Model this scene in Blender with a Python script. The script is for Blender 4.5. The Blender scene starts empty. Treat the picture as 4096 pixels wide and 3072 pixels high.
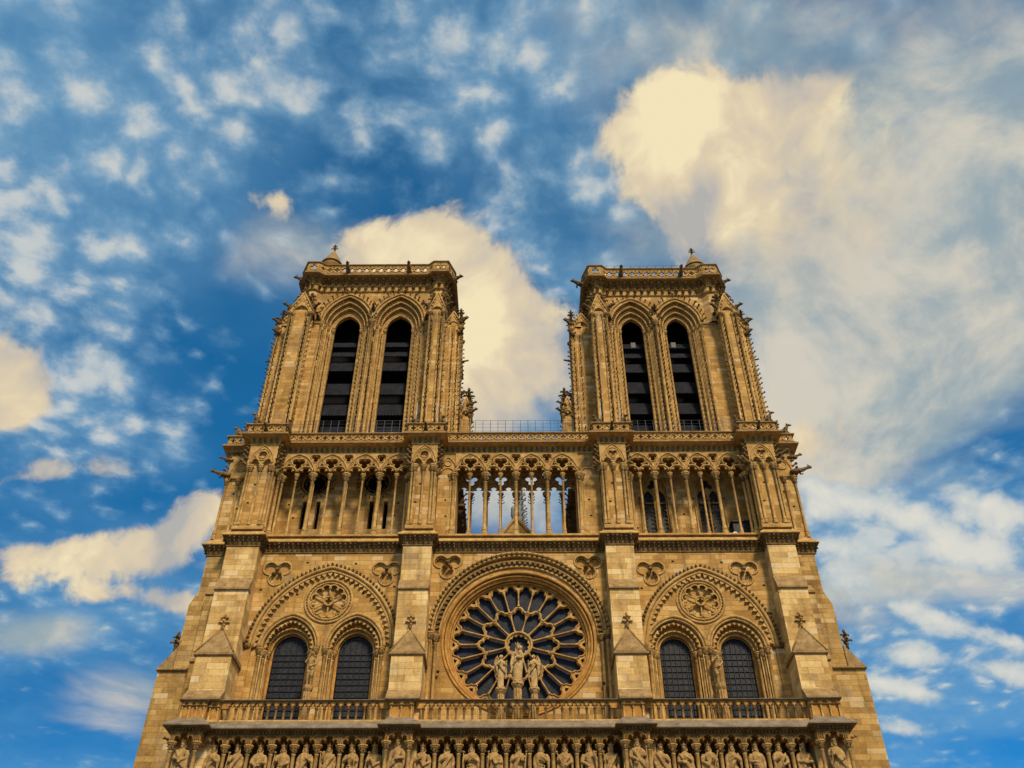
import bpy, math, random
from mathutils import Vector, Matrix, Euler
from mathutils.geometry import tessellate_polygon

R = math.radians
PI = math.pi
scene = bpy.context.scene
COL = scene.collection

# ------------------------------------------------------------------ camera
CAMPOS = Vector((0.0, -57.5, 1.6))
PITCH, YAW = R(41.07), R(0.42)
cam_d = bpy.data.cameras.new("camera")
cam = bpy.data.objects.new("camera", cam_d)
COL.objects.link(cam)
cam.location = CAMPOS
cam.rotation_euler = (PI / 2 + PITCH, 0, YAW)
cam_d.sensor_width = 36.0
cam_d.lens = 32.88
cam_d.clip_start = 0.1
cam_d.clip_end = 5000
scene.camera = cam

# ------------------------------------------------------------------ exposure
vs = scene.view_settings
vs.view_transform = 'Standard'
vs.look = 'None'
vs.gamma = 1.0
vs.use_curve_mapping = False
vs.exposure = 0.0
scene.render.film_transparent = False
try:
    scene.cycles.use_denoising = True
    scene.cycles.max_bounces = 6
    scene.cycles.diffuse_bounces = 3
    scene.cycles.glossy_bounces = 2
except Exception:
    pass

# ------------------------------------------------------------------ sun
SUN_EL, SUN_AZ = R(46.0), R(202.0)          # azimuth clockwise from +Y (east facing lens), so 202 = behind, a little right
SUN_DIR = Vector((math.sin(R(22)) * math.cos(SUN_EL), math.cos(SUN_AZ) * math.cos(SUN_EL), math.sin(SUN_EL)))
sun_d = bpy.data.lights.new("sun", 'SUN')
sun_d.energy = 4.5
sun_d.angle = R(9.0)
sun_d.color = (1.0, 0.85, 0.64)
sun = bpy.data.objects.new("sun", sun_d)
COL.objects.link(sun)
sun.rotation_euler = SUN_DIR.to_track_quat('Z', 'Y').to_euler()
sun.location = (30, -60, 90)

# ------------------------------------------------------------------ world: sky and clouds, all functions of the direction looked at
world = bpy.data.worlds.new("World")
scene.world = world
world.use_nodes = True
try:
    world.cycles.sampling_method = 'MANUAL'
    world.cycles.sample_map_resolution = 256
except Exception:
    pass
WT = world.node_tree
WT.nodes.clear()


class NT:
    """short hand for building node trees"""
    def __init__(s, tree): s.t = tree
    def n(s, typ, **kw):
        nd = s.t.nodes.new(typ)
        for k, v in kw.items(): setattr(nd, k, v)
        return nd
    def put(s, sock, v):
        if hasattr(v, 'is_linked'): s.t.links.new(v, sock)
        elif v is not None: sock.default_value = v
    def m(s, op, a, b=None, c=None, clamp=False):
        nd = s.n('ShaderNodeMath', operation=op, use_clamp=clamp)
        s.put(nd.inputs[0], a)
        if b is not None: s.put(nd.inputs[1], b)
        if c is not None: s.put(nd.inputs[2], c)
        return nd.outputs[0]
    def vm(s, op, a, b=None, scale=None):
        nd = s.n('ShaderNodeVectorMath', operation=op)
        s.put(nd.inputs[0], a)
        if b is not None: s.put(nd.inputs[1], b)
        if scale is not None: s.put(nd.inputs['Scale'], scale)
        return nd.outputs['Value'] if op in ('DOT_PRODUCT', 'LENGTH', 'DISTANCE') else nd.outputs[0]
    def noise(s, vec, scale, detail=4, rough=0.55, dist=0.0, color=False, dims='3D'):
        nd = s.n('ShaderNodeTexNoise', noise_dimensions=dims)
        s.put(nd.inputs['Vector'], vec)
        nd.inputs['Scale'].default_value = scale
        nd.inputs['Detail'].default_value = detail
        nd.inputs['Roughness'].default_value = rough
        nd.inputs['Distortion'].default_value = dist
        return nd.outputs['Color' if color else 'Fac']
    def step(s, v, lo, hi, o0=0.0, o1=1.0, kind='SMOOTHSTEP'):
        nd = s.n('ShaderNodeMapRange', interpolation_type=kind)
        s.put(nd.inputs['Value'], v)
        s.put(nd.inputs['From Min'], lo); s.put(nd.inputs['From Max'], hi)
        s.put(nd.inputs['To Min'], o0); s.put(nd.inputs['To Max'], o1)
        return nd.outputs[0]
    def mix(s, f, a, b, blend='MIX'):
        nd = s.n('ShaderNodeMix', data_type='RGBA', blend_type=blend)
        s.put(nd.inputs[0], f)
        for i, v in ((6, a), (7, b)):
            if isinstance(v, tuple) and len(v) == 3: v = v + (1.0,)
            s.put(nd.inputs[i], v)
        return nd.outputs[2]
    def ramp(s, f, stops, interp='LINEAR'):
        nd = s.n('ShaderNodeValToRGB')
        nd.color_ramp.interpolation = interp
        el = nd.color_ramp.elements
        while len(el) < len(stops): el.new(0.5)
        for e, (p, c) in zip(el, stops):
            e.position = p
            e.color = c if len(c) == 4 else tuple(c) + (1.0,)
        s.put(nd.inputs[0], f)
        return nd.outputs[0]


def heading(az, el):
    """unit vector: azimuth in degrees to the right of due east (+Y), elevation in degrees"""
    az, el = R(az), R(el)
    return Vector((math.sin(az) * math.cos(el), math.cos(az) * math.cos(el), math.sin(el)))


def build_sky():
    w = NT(WT)
    tc = w.n('ShaderNodeTexCoord')
    d = tc.outputs['Generated']
    sep = w.n('ShaderNodeSeparateXYZ'); w.put(sep.inputs[0], d)
    sky = w.n('ShaderNodeTexSky', sky_type='NISHITA')
    sky.sun_disc = False
    sky.sun_elevation = SUN_EL
    sky.sun_rotation = SUN_AZ
    sky.air_density = 1.0
    sky.dust_density = 0.0
    sky.altitude = 4500.0
    sky.ozone_density = 3.0
    hs = w.n('ShaderNodeHueSaturation')
    hs.inputs['Hue'].default_value = 0.472
    hs.inputs['Saturation'].default_value = 1.25
    hs.inputs['Value'].default_value = 1.45
    w.put(hs.inputs['Color'], sky.outputs[0])
    gm = w.n('ShaderNodeGamma'); gm.inputs['Gamma'].default_value = 1.25
    w.put(gm.inputs['Color'], w.mix(1.0, hs.outputs[0], (0.1, 0.1, 0.1), 'MULTIPLY'))
    base = w.mix(1.0, w.vm('SCALE', gm.outputs[0], scale=17.0), (0.84, 0.93, 1.0), 'MULTIPLY')

    low = w.step(sep.outputs[2], 0.25, 0.66, 0.0, 1.0)          # clear air low over the roofs stays a deep blue
    base = w.mix(1.0, base, w.mix(low, (0.52, 0.66, 0.72), (1.12, 1.12, 1.10)), 'MULTIPLY')

    # a flat sheet of cloud high above: direction divided by its height
    zz = w.m('ADD', w.m('MAXIMUM', sep.outputs[2], 0.02), 0.10)
    cmb = w.n('ShaderNodeCombineXYZ')
    w.put(cmb.inputs[0], w.m('DIVIDE', sep.outputs[0], zz))
    w.put(cmb.inputs[1], w.m('DIVIDE', sep.outputs[1], zz))
    sheet = cmb.outputs[0]
    warp = w.vm('SCALE', w.vm('SUBTRACT', w.noise(sheet, 5.0, 3, color=True), (0.5, 0.5, 0.5)), scale=0.10)
    sheet_w = w.vm('ADD', sheet, warp)

    def blob(az, el, ra, re, wt, tilt=0):
        c = heading(az, el)
        up = Vector((0, 0, 1)); e = up.cross(-c).normalized() * -1
        u = e.cross(c).normalized() * 1
        if u.z < 0: u = -u
        rt = Matrix.Rotation(R(tilt), 3, c)
        e, u = rt @ e, rt @ u
        m3 = Matrix((e, u, e.cross(u))).transposed()
        mp = w.n('ShaderNodeMapping', vector_type='TEXTURE')
        mp.inputs['Location'].default_value = c
        mp.inputs['Rotation'].default_value = m3.to_euler('XYZ')
        mp.inputs['Scale'].default_value = (math.tan(R(ra)), math.tan(R(re)), 3.0)
        w.put(mp.inputs['Vector'], d)
        g = w.n('ShaderNodeTexGradient', gradient_type='SPHERICAL')
        w.put(g.inputs[0], mp.outputs[0])
        return w.m('MULTIPLY', g.outputs['Fac'], wt)

    def field(bl):
        acc = None
        for b in bl:
            v = blob(*b)
            acc = v if acc is None else w.m('ADD', acc, v)
        return acc

    K = 10.0            # cloud colours are given as they show; the background strength is 1 / K
    def col(c): return (c[0] * K, c[1] * K, c[2] * K, 1.0)

    # --- A: thin mottled sheet
    vo = w.n('ShaderNodeTexVoronoi', feature='SMOOTH_F1')
    vo.inputs['Scale'].default_value = 20.0; vo.inputs['Smoothness'].default_value = 0.6; vo.inputs['Randomness'].default_value = 1.0
    fine = w.vm('SCALE', w.vm('SUBTRACT', w.noise(sheet, 30.0, 4, color=True), (0.5, 0.5, 0.5)), scale=0.045)
    w.put(vo.inputs['Vector'], w.vm('ADD', sheet_w, fine))
    puff = w.m('SUBTRACT', 0.62, vo.outputs['Distance'])
    nA = w.m('ADD', w.m('MULTIPLY', w.noise(sheet_w, 26.0, 6, 0.58), 0.72), w.m('MULTIPLY', puff, 0.75))
    nA2 = w.noise(sheet_w, 2.2, 3, 0.5)
    nH = w.noise(sheet_w, 1.6, 5, 0.55)
    cover = field(SKY_COVER)
    out = w.mix(w.m('MULTIPLY', w.step(w.m('ADD', nH, w.m('MULTIPLY', cover, 0.15)), 0.36, 0.72), 0.45), base, col((0.20, 0.43, 0.64)))   # faint haze of ice cloud
    aA = w.m('ADD', w.m('ADD', nA, w.m('MULTIPLY', w.m('SUBTRACT', nA2, 0.5), 0.6)), w.m('MULTIPLY', cover, 0.42))
    opA = w.m('MULTIPLY', w.step(aA, 0.34, 1.02), 0.84)
    colA = w.mix(w.step(aA, 0.60, 1.10), col((0.24, 0.42, 0.58)), col((0.66, 0.67, 0.63)))
    out = w.mix(opA, out, colA)

    # --- B: soft grey veil
    nB = w.noise(sheet_w, 3.2, 5, 0.56, dist=0.5)
    nB2 = w.noise(d, 8.0, 7, 0.60, dist=0.3)
    veil = field(SKY_VEIL)
    vB = w.m('ADD', veil, w.m('MULTIPLY', w.m('SUBTRACT', nB, 0.5), 1.7))
    opB = w.m('MULTIPLY', w.m('MULTIPLY', w.step(vB, 0.08, 0.82), w.step(veil, 0.0, 0.3)), 0.93)
    colB = w.mix(w.step(w.m('ADD', nB2, w.m('MULTIPLY', w.m('SUBTRACT', nB, 0.5), 0.5)), 0.36, 0.64), col((0.31, 0.40, 0.44)), col((0.68, 0.63, 0.52)))
    out = w.mix(opB, out, colB)

    # --- C: heaped cumulus
    wob = w.vm('SCALE', w.vm('SUBTRACT', w.noise(d, 4.5, 3, color=True), (0.5, 0.5, 0.5)), scale=0.13)
    dw = w.vm('ADD', d, wob)
    nC0 = w.m('ADD', w.m('MULTIPLY', w.noise(dw, 5.5, 8, 0.60), 0.7), w.m('MULTIPLY', w.noise(dw, 15.0, 6, 0.60), 0.3))
    heap = field(SKY_HEAP)
    hC = w.m('ADD', heap, w.m('MULTIPLY', w.m('SUBTRACT', nC0, 0.5), 4.2))
    edge = w.step(heap, 0.02, 0.34)
    soft = field(SKY_SOFT)
    opC = w.m('MULTIPLY', w.step(hC, 0.22, w.m('ADD', 0.62, w.m('MULTIPLY', soft, 1.7))), edge)
    off = w.vm('ADD', dw, (-0.03, 0.0, 0.05))
    nC2 = w.noise(off, 6.5, 5, 0.55)
    nC1 = w.noise(dw, 6.5, 5, 0.55)
    lit = w.m('ADD', w.m('ADD', w.m('MULTIPLY', w.step(heap, 0.1, 1.6), 0.40), w.m('SUBTRACT', 0.30, w.m('MULTIPLY', soft, 0.24))), w.m('ADD', w.m('MULTIPLY', w.m('SUBTRACT', nC1, nC2), 3.4), w.m('MULTIPLY', w.m('SUBTRACT', nC0, 0.5), 1.5)), clamp=True)
    colC = w.ramp(lit, [(0.0, col((0.45, 0.44, 0.42))), (0.30, col((0.60, 0.53, 0.43))), (0.65, col((0.74, 0.62, 0.43))), (1.0, col((0.90, 0.77, 0.50)))])
    out = w.mix(opC, out, colC)

    # --- D: rows of small flat-based puffs low on the right
    pf = field(SKY_PUFF)
    nP = w.noise(w.vm('ADD', d, w.vm('SCALE', wob, scale=0.35)), 17.0, 6, 0.58)
    hP = w.m('ADD', pf, w.m('MULTIPLY', w.m('SUBTRACT', nP, 0.5), 2.6))
    opP = w.m('MULTIPLY', w.m('MULTIPLY', w.step(hP, 0.12, 0.62), w.step(pf, 0.0, 0.25)), 0.9)
    out = w.mix(opP, out, w.mix(w.step(hP, 0.3, 1.0), col((0.46, 0.54, 0.58)), col((0.76, 0.73, 0.64))))

    bg = w.n('ShaderNodeBackground')
    bg.inputs['Strength'].default_value = 1.0 / K
    w.put(bg.inputs['Color'], out)
    ow = w.n('ShaderNodeOutputWorld')
    WT.links.new(bg.outputs[0], ow.inputs[0])
SKY_HEAP = [(13.6, 54.9, 4.3, 4.73, 0.8, 9.5), (18.8, 56.1, 4.98, 4.87, 0.75, 13.0), (22.7, 52.4, 6.73, 6.23, 0.85, 15.4), (28.9, 49.5, 5.22, 6.66, 0.95, 19.2), (27.5, 45.1, 5.25, 5.51, 0.8, 18.1), (18.4, 50.2, 6.38, 4.55, 0.7, 12.4), (22.5, 45.8, 7.01, 5.1, 0.8, 14.9), (18.6, 43.4, 6.92, 4.11, 0.4, 12.4), (-11.2, 48.2, 5.24, 4.14, 0.85, -7.1), (-6.7, 49.1, 6.12, 4.98, 0.9, -4.1), (-1.1, 45.9, 5.35, 5.62, 0.85, -0.4), (2.4, 41.9, 4.52, 5.65, 0.9, 1.9), (-4.9, 42.7, 6.19, 6.2, 0.85, -2.9), (-16.8, 49.0, 4.86, 1.9, 0.45, -10.8), (-1.4, 40.8, 5.93, 3.68, 0.65, -0.6), (-32.0, 26.8, 4.36, 2.31, 0.75, -20.4), (-28.1, 27.1, 4.61, 2.49, 0.75, -18.1), (-24.2, 28.8, 4.15, 1.93, 0.7, -15.6), (-21.6, 31.5, 3.05, 2.52, 0.75, -13.9), (-26.5, 25.9, 2.33, 1.24, 0.65, -17.1), (-21.5, 26.3, 4.45, 1.15, 0.7, -4.0), (-37.4, 35.9, 3.25, 3.71, 0.9, -23.3), (-35.1, 34.8, 2.44, 2.26, 0.7, -21.9), (-22.2, 49.9, 4.46, 1.33, 0.5, -10.4), (-32.7, 31.0, 3.79, 1.12, 0.6, -32.6), (-28.6, 32.5, 2.85, 1.29, 0.62, -18.1), (6.8, 63.0, 3.66, 1.95, 0.6, 5.1), (21.5, 35.6, 5.64, 5.91, 0.4, 14.2), (-1.3, 58.6, 2.7, 1.8, 0.4, -0.6), (180, 38, 46, 26, 1.3, 0), (125, 45, 34, 24, 1.0, 0), (-125, 45, 34, 24, 1.0, 0)]      # the last three: unseen clouds behind the lens, added as warm fill light
SKY_PUFF = [(22.8, 31.7, 2.75, 1.32, 0.8, 11.1), (25.3, 30.4, 3.14, 1.42, 0.85, 20.7), (27.7, 29.0, 3.49, 1.52, 0.85, 20.2), (30.5, 29.8, 2.48, 1.3, 0.8, 25.9), (32.2, 28.8, 2.4, 1.47, 0.8, 20.9), (25.6, 28.1, 4.5, 1.27, 0.8, 21.0), (21.2, 29.4, 2.51, 1.1, 0.7, 14.2), (29.7, 27.2, 3.8, 1.35, 0.8, 24.5), (23.7, 25.6, 2.86, 0.95, 0.75, 20.0), (26.9, 24.0, 3.39, 1.02, 0.8, 23.0), (23.7, 23.0, 2.81, 0.93, 0.75, 16.1), (27.8, 21.6, 3.5, 0.99, 0.8, 22.8), (21.8, 21.8, 2.84, 0.78, 0.7, 15.0), (24.3, 20.8, 3.42, 0.81, 0.8, 19.7), (22.1, 19.3, 2.78, 0.7, 0.7, 15.4), (29.2, 22.6, 2.6, 0.85, 0.75, 19.5), (21.5, 32.6, 2.28, 1.06, 0.6, 14.3), (22.3, 27.4, 3.18, 1.02, 0.6, 15.0), (20.5, 31.4, 1.78, 1.06, 0.6, 13.7)]
SKY_SOFT = [(27.3, 46.3, 8.26, 8.61, 1.0, 18.0), (22.2, 43.0, 8.55, 5.4, 0.9, 14.7), (4.1, 39.0, 5.63, 5.64, 0.4, 3.0)]
SKY_VEIL = [(37.6, 50.6, 14.62, 12.46, 0.9, 24.7), (31.2, 39.6, 14.09, 12.23, 1.15, 20.2), (24.1, 40.4, 8.13, 8.54, 0.9, 15.8), (20.4, 59.5, 12.2, 7.37, 0.65, 14.4), (24.5, 35.0, 7.46, 4.24, 0.5, 16.1), (-29.1, 23.3, 4.19, 1.79, 0.95, -18.9), (26.0, 26.6, 11.15, 2.0, 0.6, 17.3), (-17.4, 48.0, 8.85, 4.08, 0.5, -11.1), (14.3, 49.4, 8.65, 6.78, 0.6, 9.8), (-23.1, 21.4, 5.4, 3.37, 0.5, -15.3), (20.2, 25.9, 6.43, 2.8, 0.5, 13.7), (-0.6, 39.1, 7.05, 3.4, 0.45, -0.1), (-0.3, 33.7, 5.33, 3.07, 0.9, 0.1)]
SKY_COVER = [(-38.3, 41.9, 8.88, 11.76, 1.0, -24.0), (-36.4, 52.7, 14.02, 11.08, 0.7, -23.7), (-6.2, 60.6, 15.6, 7.02, 0.8, -4.0), (24.6, 30.9, 11.15, 3.89, 1.0, 16.3), (26.2, 27.2, 10.71, 2.76, 0.8, 17.4), (24.2, 22.0, 9.65, 2.89, 0.5, 16.5), (27.5, 23.4, 7.58, 1.8, 0.4, 26.4), (22.8, 20.1, 6.68, 1.42, 0.5, 15.8), (23.6, 23.6, 6.8, 1.72, 0.3, 16.0), (-30.4, 35.1, 7.54, 5.93, 0.6, -19.2), (1.6, 52.5, 13.63, 6.78, 0.4, 1.3), (-22.5, 40.3, 6.48, 8.09, -0.4, -14.3), (-26.0, 31.3, 12.07, 2.86, -0.6, -16.6), (26.8, 18.1, 7.51, 1.81, -0.7, 18.5), (-17.6, 35.0, 5.31, 6.8, -0.6, -11.2), (-26.1, 19.7, 10.22, 3.95, -0.9, -17.4)]
build_sky()

# ------------------------------------------------------------------ materials
MATS = {}


def new_mat(name):
    m = bpy.data.materials.new(name); m.use_nodes = True
    m.node_tree.nodes.clear()
    w = NT(m.node_tree)
    b = w.n('ShaderNodeBsdfPrincipled'); o = w.n('ShaderNodeOutputMaterial')
    m.node_tree.links.new(b.outputs[0], o.inputs[0])
    b.inputs['Roughness'].default_value = 0.9
    b.inputs['Specular IOR Level'].default_value = 0.2
    MATS[name] = m
    return w, b


def wcoord(w):
    """world position, and a (run along the wall, height) pair that works on every face turned front or side"""
    g = w.n('ShaderNodeNewGeometry')
    p = g.outputs['Position']
    s = w.n('ShaderNodeSeparateXYZ'); w.put(s.inputs[0], p)
    c = w.n('ShaderNodeCombineXYZ')
    w.put(c.inputs[0], w.m('ADD', s.outputs[0], w.m('MULTIPLY', s.outputs[1], 0.83)))
    w.put(c.inputs[1], s.outputs[2])
    return p, c.outputs[0], s


def gold(c): return (min(1, c[0] * 1.06), c[1] * 0.955, c[2] * 0.70)


def ashlar(name, bw, bh, c1, c2, c3, mortar, grime=0.5, streak=0.5, seed=0.0):
    c1, c2, c3, mortar = gold(c1), gold(c2), gold(c3), gold(mortar)
    w, b = new_mat(name)
    p, uv, s = wcoord(w)
    wob = w.vm('SCALE', w.vm('SUBTRACT', w.noise(p, 3.0, 2, color=True), (0.5, 0.5, 0.5)), scale=0.05)
    uv = w.vm('ADD', w.vm('ADD', uv, wob), (seed, seed * 0.37, 0))
    br = w.n('ShaderNodeTexBrick')
    br.offset = 0.5; br.squash = 1.35; br.squash_frequency = 3; br.offset_frequency = 2
    w.put(br.inputs['Vector'], uv)
    br.inputs['Color1'].default_value = (0, 0, 0, 1); br.inputs['Color2'].default_value = (1, 1, 1, 1)
    br.inputs['Mortar'].default_value = (0.5, 0.5, 0.5, 1)
    for k, v in (('Scale', 1.0), ('Mortar Size', 0.012), ('Mortar Smooth', 0.3), ('Bias', 0.0), ('Brick Width', bw), ('Row Height', bh)):
        br.inputs[k].default_value = v
    n1 = w.noise(p, 0.55, 4, 0.6)
    n2 = w.noise(p, 6.0, 5, 0.6)
    vary = w.step(br.outputs['Color'], 0.0, 1.0, 0.0, 1.0, 'SMOOTHERSTEP')
    tone = w.m('ADD', w.m('MULTIPLY', vary, 0.30), w.m('ADD', w.m('MULTIPLY', n1, 0.80), w.m('MULTIPLY', n2, 0.40)))
    colr = w.ramp(w.m('SUBTRACT', tone, 0.23), [(0.12, tuple(x * .62 for x in c1)), (0.28, c1), (0.52, c2), (0.80, c3), (0.97, tuple(min(.75, x * 1.18) for x in c3))])
    npch = w.noise(p, 0.42, 5, 0.62, dist=0.8)                     # broad grey patina and paler renewed stone
    colr = w.mix(w.m('MULTIPLY', w.step(npch, 0.50, 0.66), 0.45), colr, (0.27, 0.20, 0.118))
    colr = w.mix(w.m('MULTIPLY', w.step(br.outputs['Color'], 0.86, 0.98), 0.45), colr, (0.60, 0.47, 0.29))
    # rain streaks and soot, with shapes of their own
    st = w.n('ShaderNodeCombineXYZ')
    w.put(st.inputs[0], w.m('MULTIPLY', w.m('ADD', s.outputs[0], s.outputs[1]), 1.0)); w.put(st.inputs[1], w.m('MULTIPLY', s.outputs[2], 0.11))
    ns = w.noise(st.outputs[0], 1.7, 5, 0.62)
    colr = w.mix(w.m('MULTIPLY', w.step(ns, 0.50, 0.70), streak), colr, tuple(x * 0.42 for x in c1), 'MIX')
    ng = w.noise(p, 2.6, 6, 0.70, dist=0.5)
    colr = w.mix(w.m('MULTIPLY', w.step(ng, 0.55, 0.74), grime), colr, tuple(x * 0.5 for x in c1))
    colr = w.mix(w.m('MULTIPLY', br.outputs['Fac'], 0.55), colr, mortar)
    w.put(b.inputs['Base Color'], colr)
    bp = w.n('ShaderNodeBump'); bp.inputs['Strength'].default_value = 0.55; bp.inputs['Distance'].default_value = 0.05
    w.put(bp.inputs['Height'], w.m('SUBTRACT', w.m('ADD', w.m('MULTIPLY', n2, 0.7), w.m('MULTIPLY', br.outputs['Color'], 0.25)), w.m('MULTIPLY', br.outputs['Fac'], 0.9)))
    w.put(b.inputs['Normal'], bp.outputs[0])


def stone(name, c1, c2, c3, dark, sooty=0.5, scale=1.4, bump=0.5, warm=True):
    if warm: c1, c2, c3, dark = gold(c1), gold(c2), gold(c3), gold(dark)
    w, b = new_mat(name)
    p, uv, s = wcoord(w)
    n1 = w.noise(p, scale, 5, 0.62)
    n2 = w.noise(p, scale * 6, 4, 0.6)
    colr = w.ramp(w.m('ADD', w.m('MULTIPLY', n1, 0.75), w.m('MULTIPLY', n2, 0.25)), [(0.30, c1), (0.5, c2), (0.70, c3)])
    ng = w.noise(p, scale * 1.9, 6, 0.7, dist=0.5)
    colr = w.mix(w.m('MULTIPLY', w.step(ng, 0.46, 0.70), sooty), colr, dark)
    w.put(b.inputs['Base Color'], colr)
    bp = w.n('ShaderNodeBump'); bp.inputs['Strength'].default_value = bump; bp.inputs['Distance'].default_value = 0.06
    w.put(bp.inputs['Height'], w.noise(p, 7.0, 6, 0.65))
    w.put(b.inputs['Normal'], bp.outputs[0])


ashlar('ashlar', 0.86, 0.35, (0.27, 0.155, 0.052), (0.41, 0.255, 0.095), (0.53, 0.365, 0.165), (0.18, 0.11, 0.045), 0.42, 0.55)
ashlar('ashlar_pale', 0.98, 0.42, (0.36, 0.23, 0.095), (0.55, 0.395, 0.20), (0.70, 0.56, 0.34), (0.25, 0.17, 0.075), 0.36, 0.45, 3.3)
ashlar('ashlar_weathered', 0.90, 0.36, (0.22, 0.135, 0.05), (0.37, 0.24, 0.095), (0.50, 0.355, 0.17), (0.15, 0.10, 0.04), 0.42, 0.5, 7.7)
stone('dressed_stone', (0.24, 0.145, 0.058), (0.40, 0.26, 0.11), (0.56, 0.41, 0.205), (0.10, 0.062, 0.028), 0.50, 1.9)
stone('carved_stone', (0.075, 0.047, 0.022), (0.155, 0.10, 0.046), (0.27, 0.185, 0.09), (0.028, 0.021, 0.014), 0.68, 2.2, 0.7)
stone('soot_shade_stone', (0.05, 0.034, 0.018), (0.10, 0.067, 0.034), (0.17, 0.115, 0.06), (0.022, 0.022, 0.014), 0.6, 2.5, 0.7)  # soot on crockets and beasts; on the niche backs, painted shade
stone('orange_stone', (0.22, 0.11, 0.03), (0.38, 0.205, 0.062), (0.52, 0.32, 0.115), (0.10, 0.06, 0.025), 0.45, 1.5)
stone('statue_stone', (0.18, 0.115, 0.052), (0.32, 0.215, 0.105), (0.46, 0.335, 0.175), (0.07, 0.047, 0.025), 0.58, 3.2)
stone('statue_bronze_grey', (0.26, 0.17, 0.085), (0.42, 0.30, 0.165), (0.56, 0.43, 0.26), (0.09, 0.065, 0.04), 0.5, 3.0)
stone('slab_stone', (0.16, 0.105, 0.055), (0.27, 0.185, 0.10), (0.38, 0.28, 0.165), (0.07, 0.05, 0.03), 0.55, 1.6)
stone('ledge_stone', (0.11, 0.085, 0.055), (0.19, 0.148, 0.098), (0.28, 0.22, 0.15), (0.055, 0.045, 0.032), 0.5, 1.4, 0.4, False)
stone('lead_roof', (0.10, 0.10, 0.095), (0.15, 0.145, 0.135), (0.22, 0.21, 0.185), (0.05, 0.05, 0.05), 0.4, 1.0, 0.2, False)
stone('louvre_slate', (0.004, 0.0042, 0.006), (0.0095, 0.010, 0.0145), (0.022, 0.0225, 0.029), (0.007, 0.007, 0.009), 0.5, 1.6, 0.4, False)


def plain(name, c, rough=0.6, metal=0.0):
    w, b = new_mat(name)
    p, uv, s = wcoord(w)
    n = w.noise(p, 3.0, 4)
    w.put(b.inputs['Base Color'], w.mix(n, tuple(x * 0.7 for x in c), tuple(min(1, x * 1.3) for x in c)))
    b.inputs['Roughness'].default_value = rough
    b.inputs['Metallic'].default_value = metal


plain('interior_dark', (0.006, 0.006, 0.007), 1.0)  # near-black colour standing in for the darkness inside openings
plain('black_metal', (0.02, 0.021, 0.024), 0.5, 0.4)
plain('grey_metal', (0.10, 0.11, 0.13), 0.45, 0.6)
plain('pale_metal', (0.42, 0.42, 0.42), 0.5, 0.3)
plain('hut_dark', (0.025, 0.024, 0.026), 0.6)
plain('paving', (0.15, 0.115, 0.075), 0.9)
plain('shutter_grey', (0.13, 0.125, 0.11), 0.7)


def leaded_glass(name, c1, c2, spot, scale):
    w, b = new_mat(name)
    p, uv, s = wcoord(w)
    v = w.n('ShaderNodeTexVoronoi', feature='DISTANCE_TO_EDGE'); v.inputs['Scale'].default_value = scale
    w.put(v.inputs['Vector'], uv)
    v2 = w.n('ShaderNodeTexVoronoi', feature='F1'); v2.inputs['Scale'].default_value = scale
    w.put(v2.inputs['Vector'], uv)
    n = w.noise(p, 1.5, 4)
    cc = w.mix(v2.outputs['Color'], c1, c2)
    cc = w.mix(n, cc, c1)
    nn = w.noise(p, 9.0, 3)
    cc = w.mix(w.m('MULTIPLY', w.step(nn, 0.62, 0.72), 0.35), cc, spot)
    cc = w.mix(w.step(v.outputs['Distance'], 0.02, 0.06, 1.0, 0.0), cc, (0.007, 0.007, 0.009))
    w.put(b.inputs['Base Color'], cc)
    b.inputs['Roughness'].default_value = 0.55
    b.inputs['Specular IOR Level'].default_value = 0.16
    bp = w.n('ShaderNodeBump'); bp.inputs['Strength'].default_value = 0.5; bp.inputs['Distance'].default_value = 0.02
    w.put(bp.inputs['Height'], w.noise(p, 5.0, 2)); w.put(b.inputs['Normal'], bp.outputs[0])


leaded_glass('rose_glass', (0.011, 0.014, 0.024), (0.031, 0.035, 0.054), (0.085, 0.075, 0.085), 3.4)
leaded_glass('window_glass', (0.016, 0.017, 0.022), (0.055, 0.055, 0.058), (0.12, 0.085, 0.055), 5.5)


# ------------------------------------------------------------------ mesh kit
JIT = random.Random(5)


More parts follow.
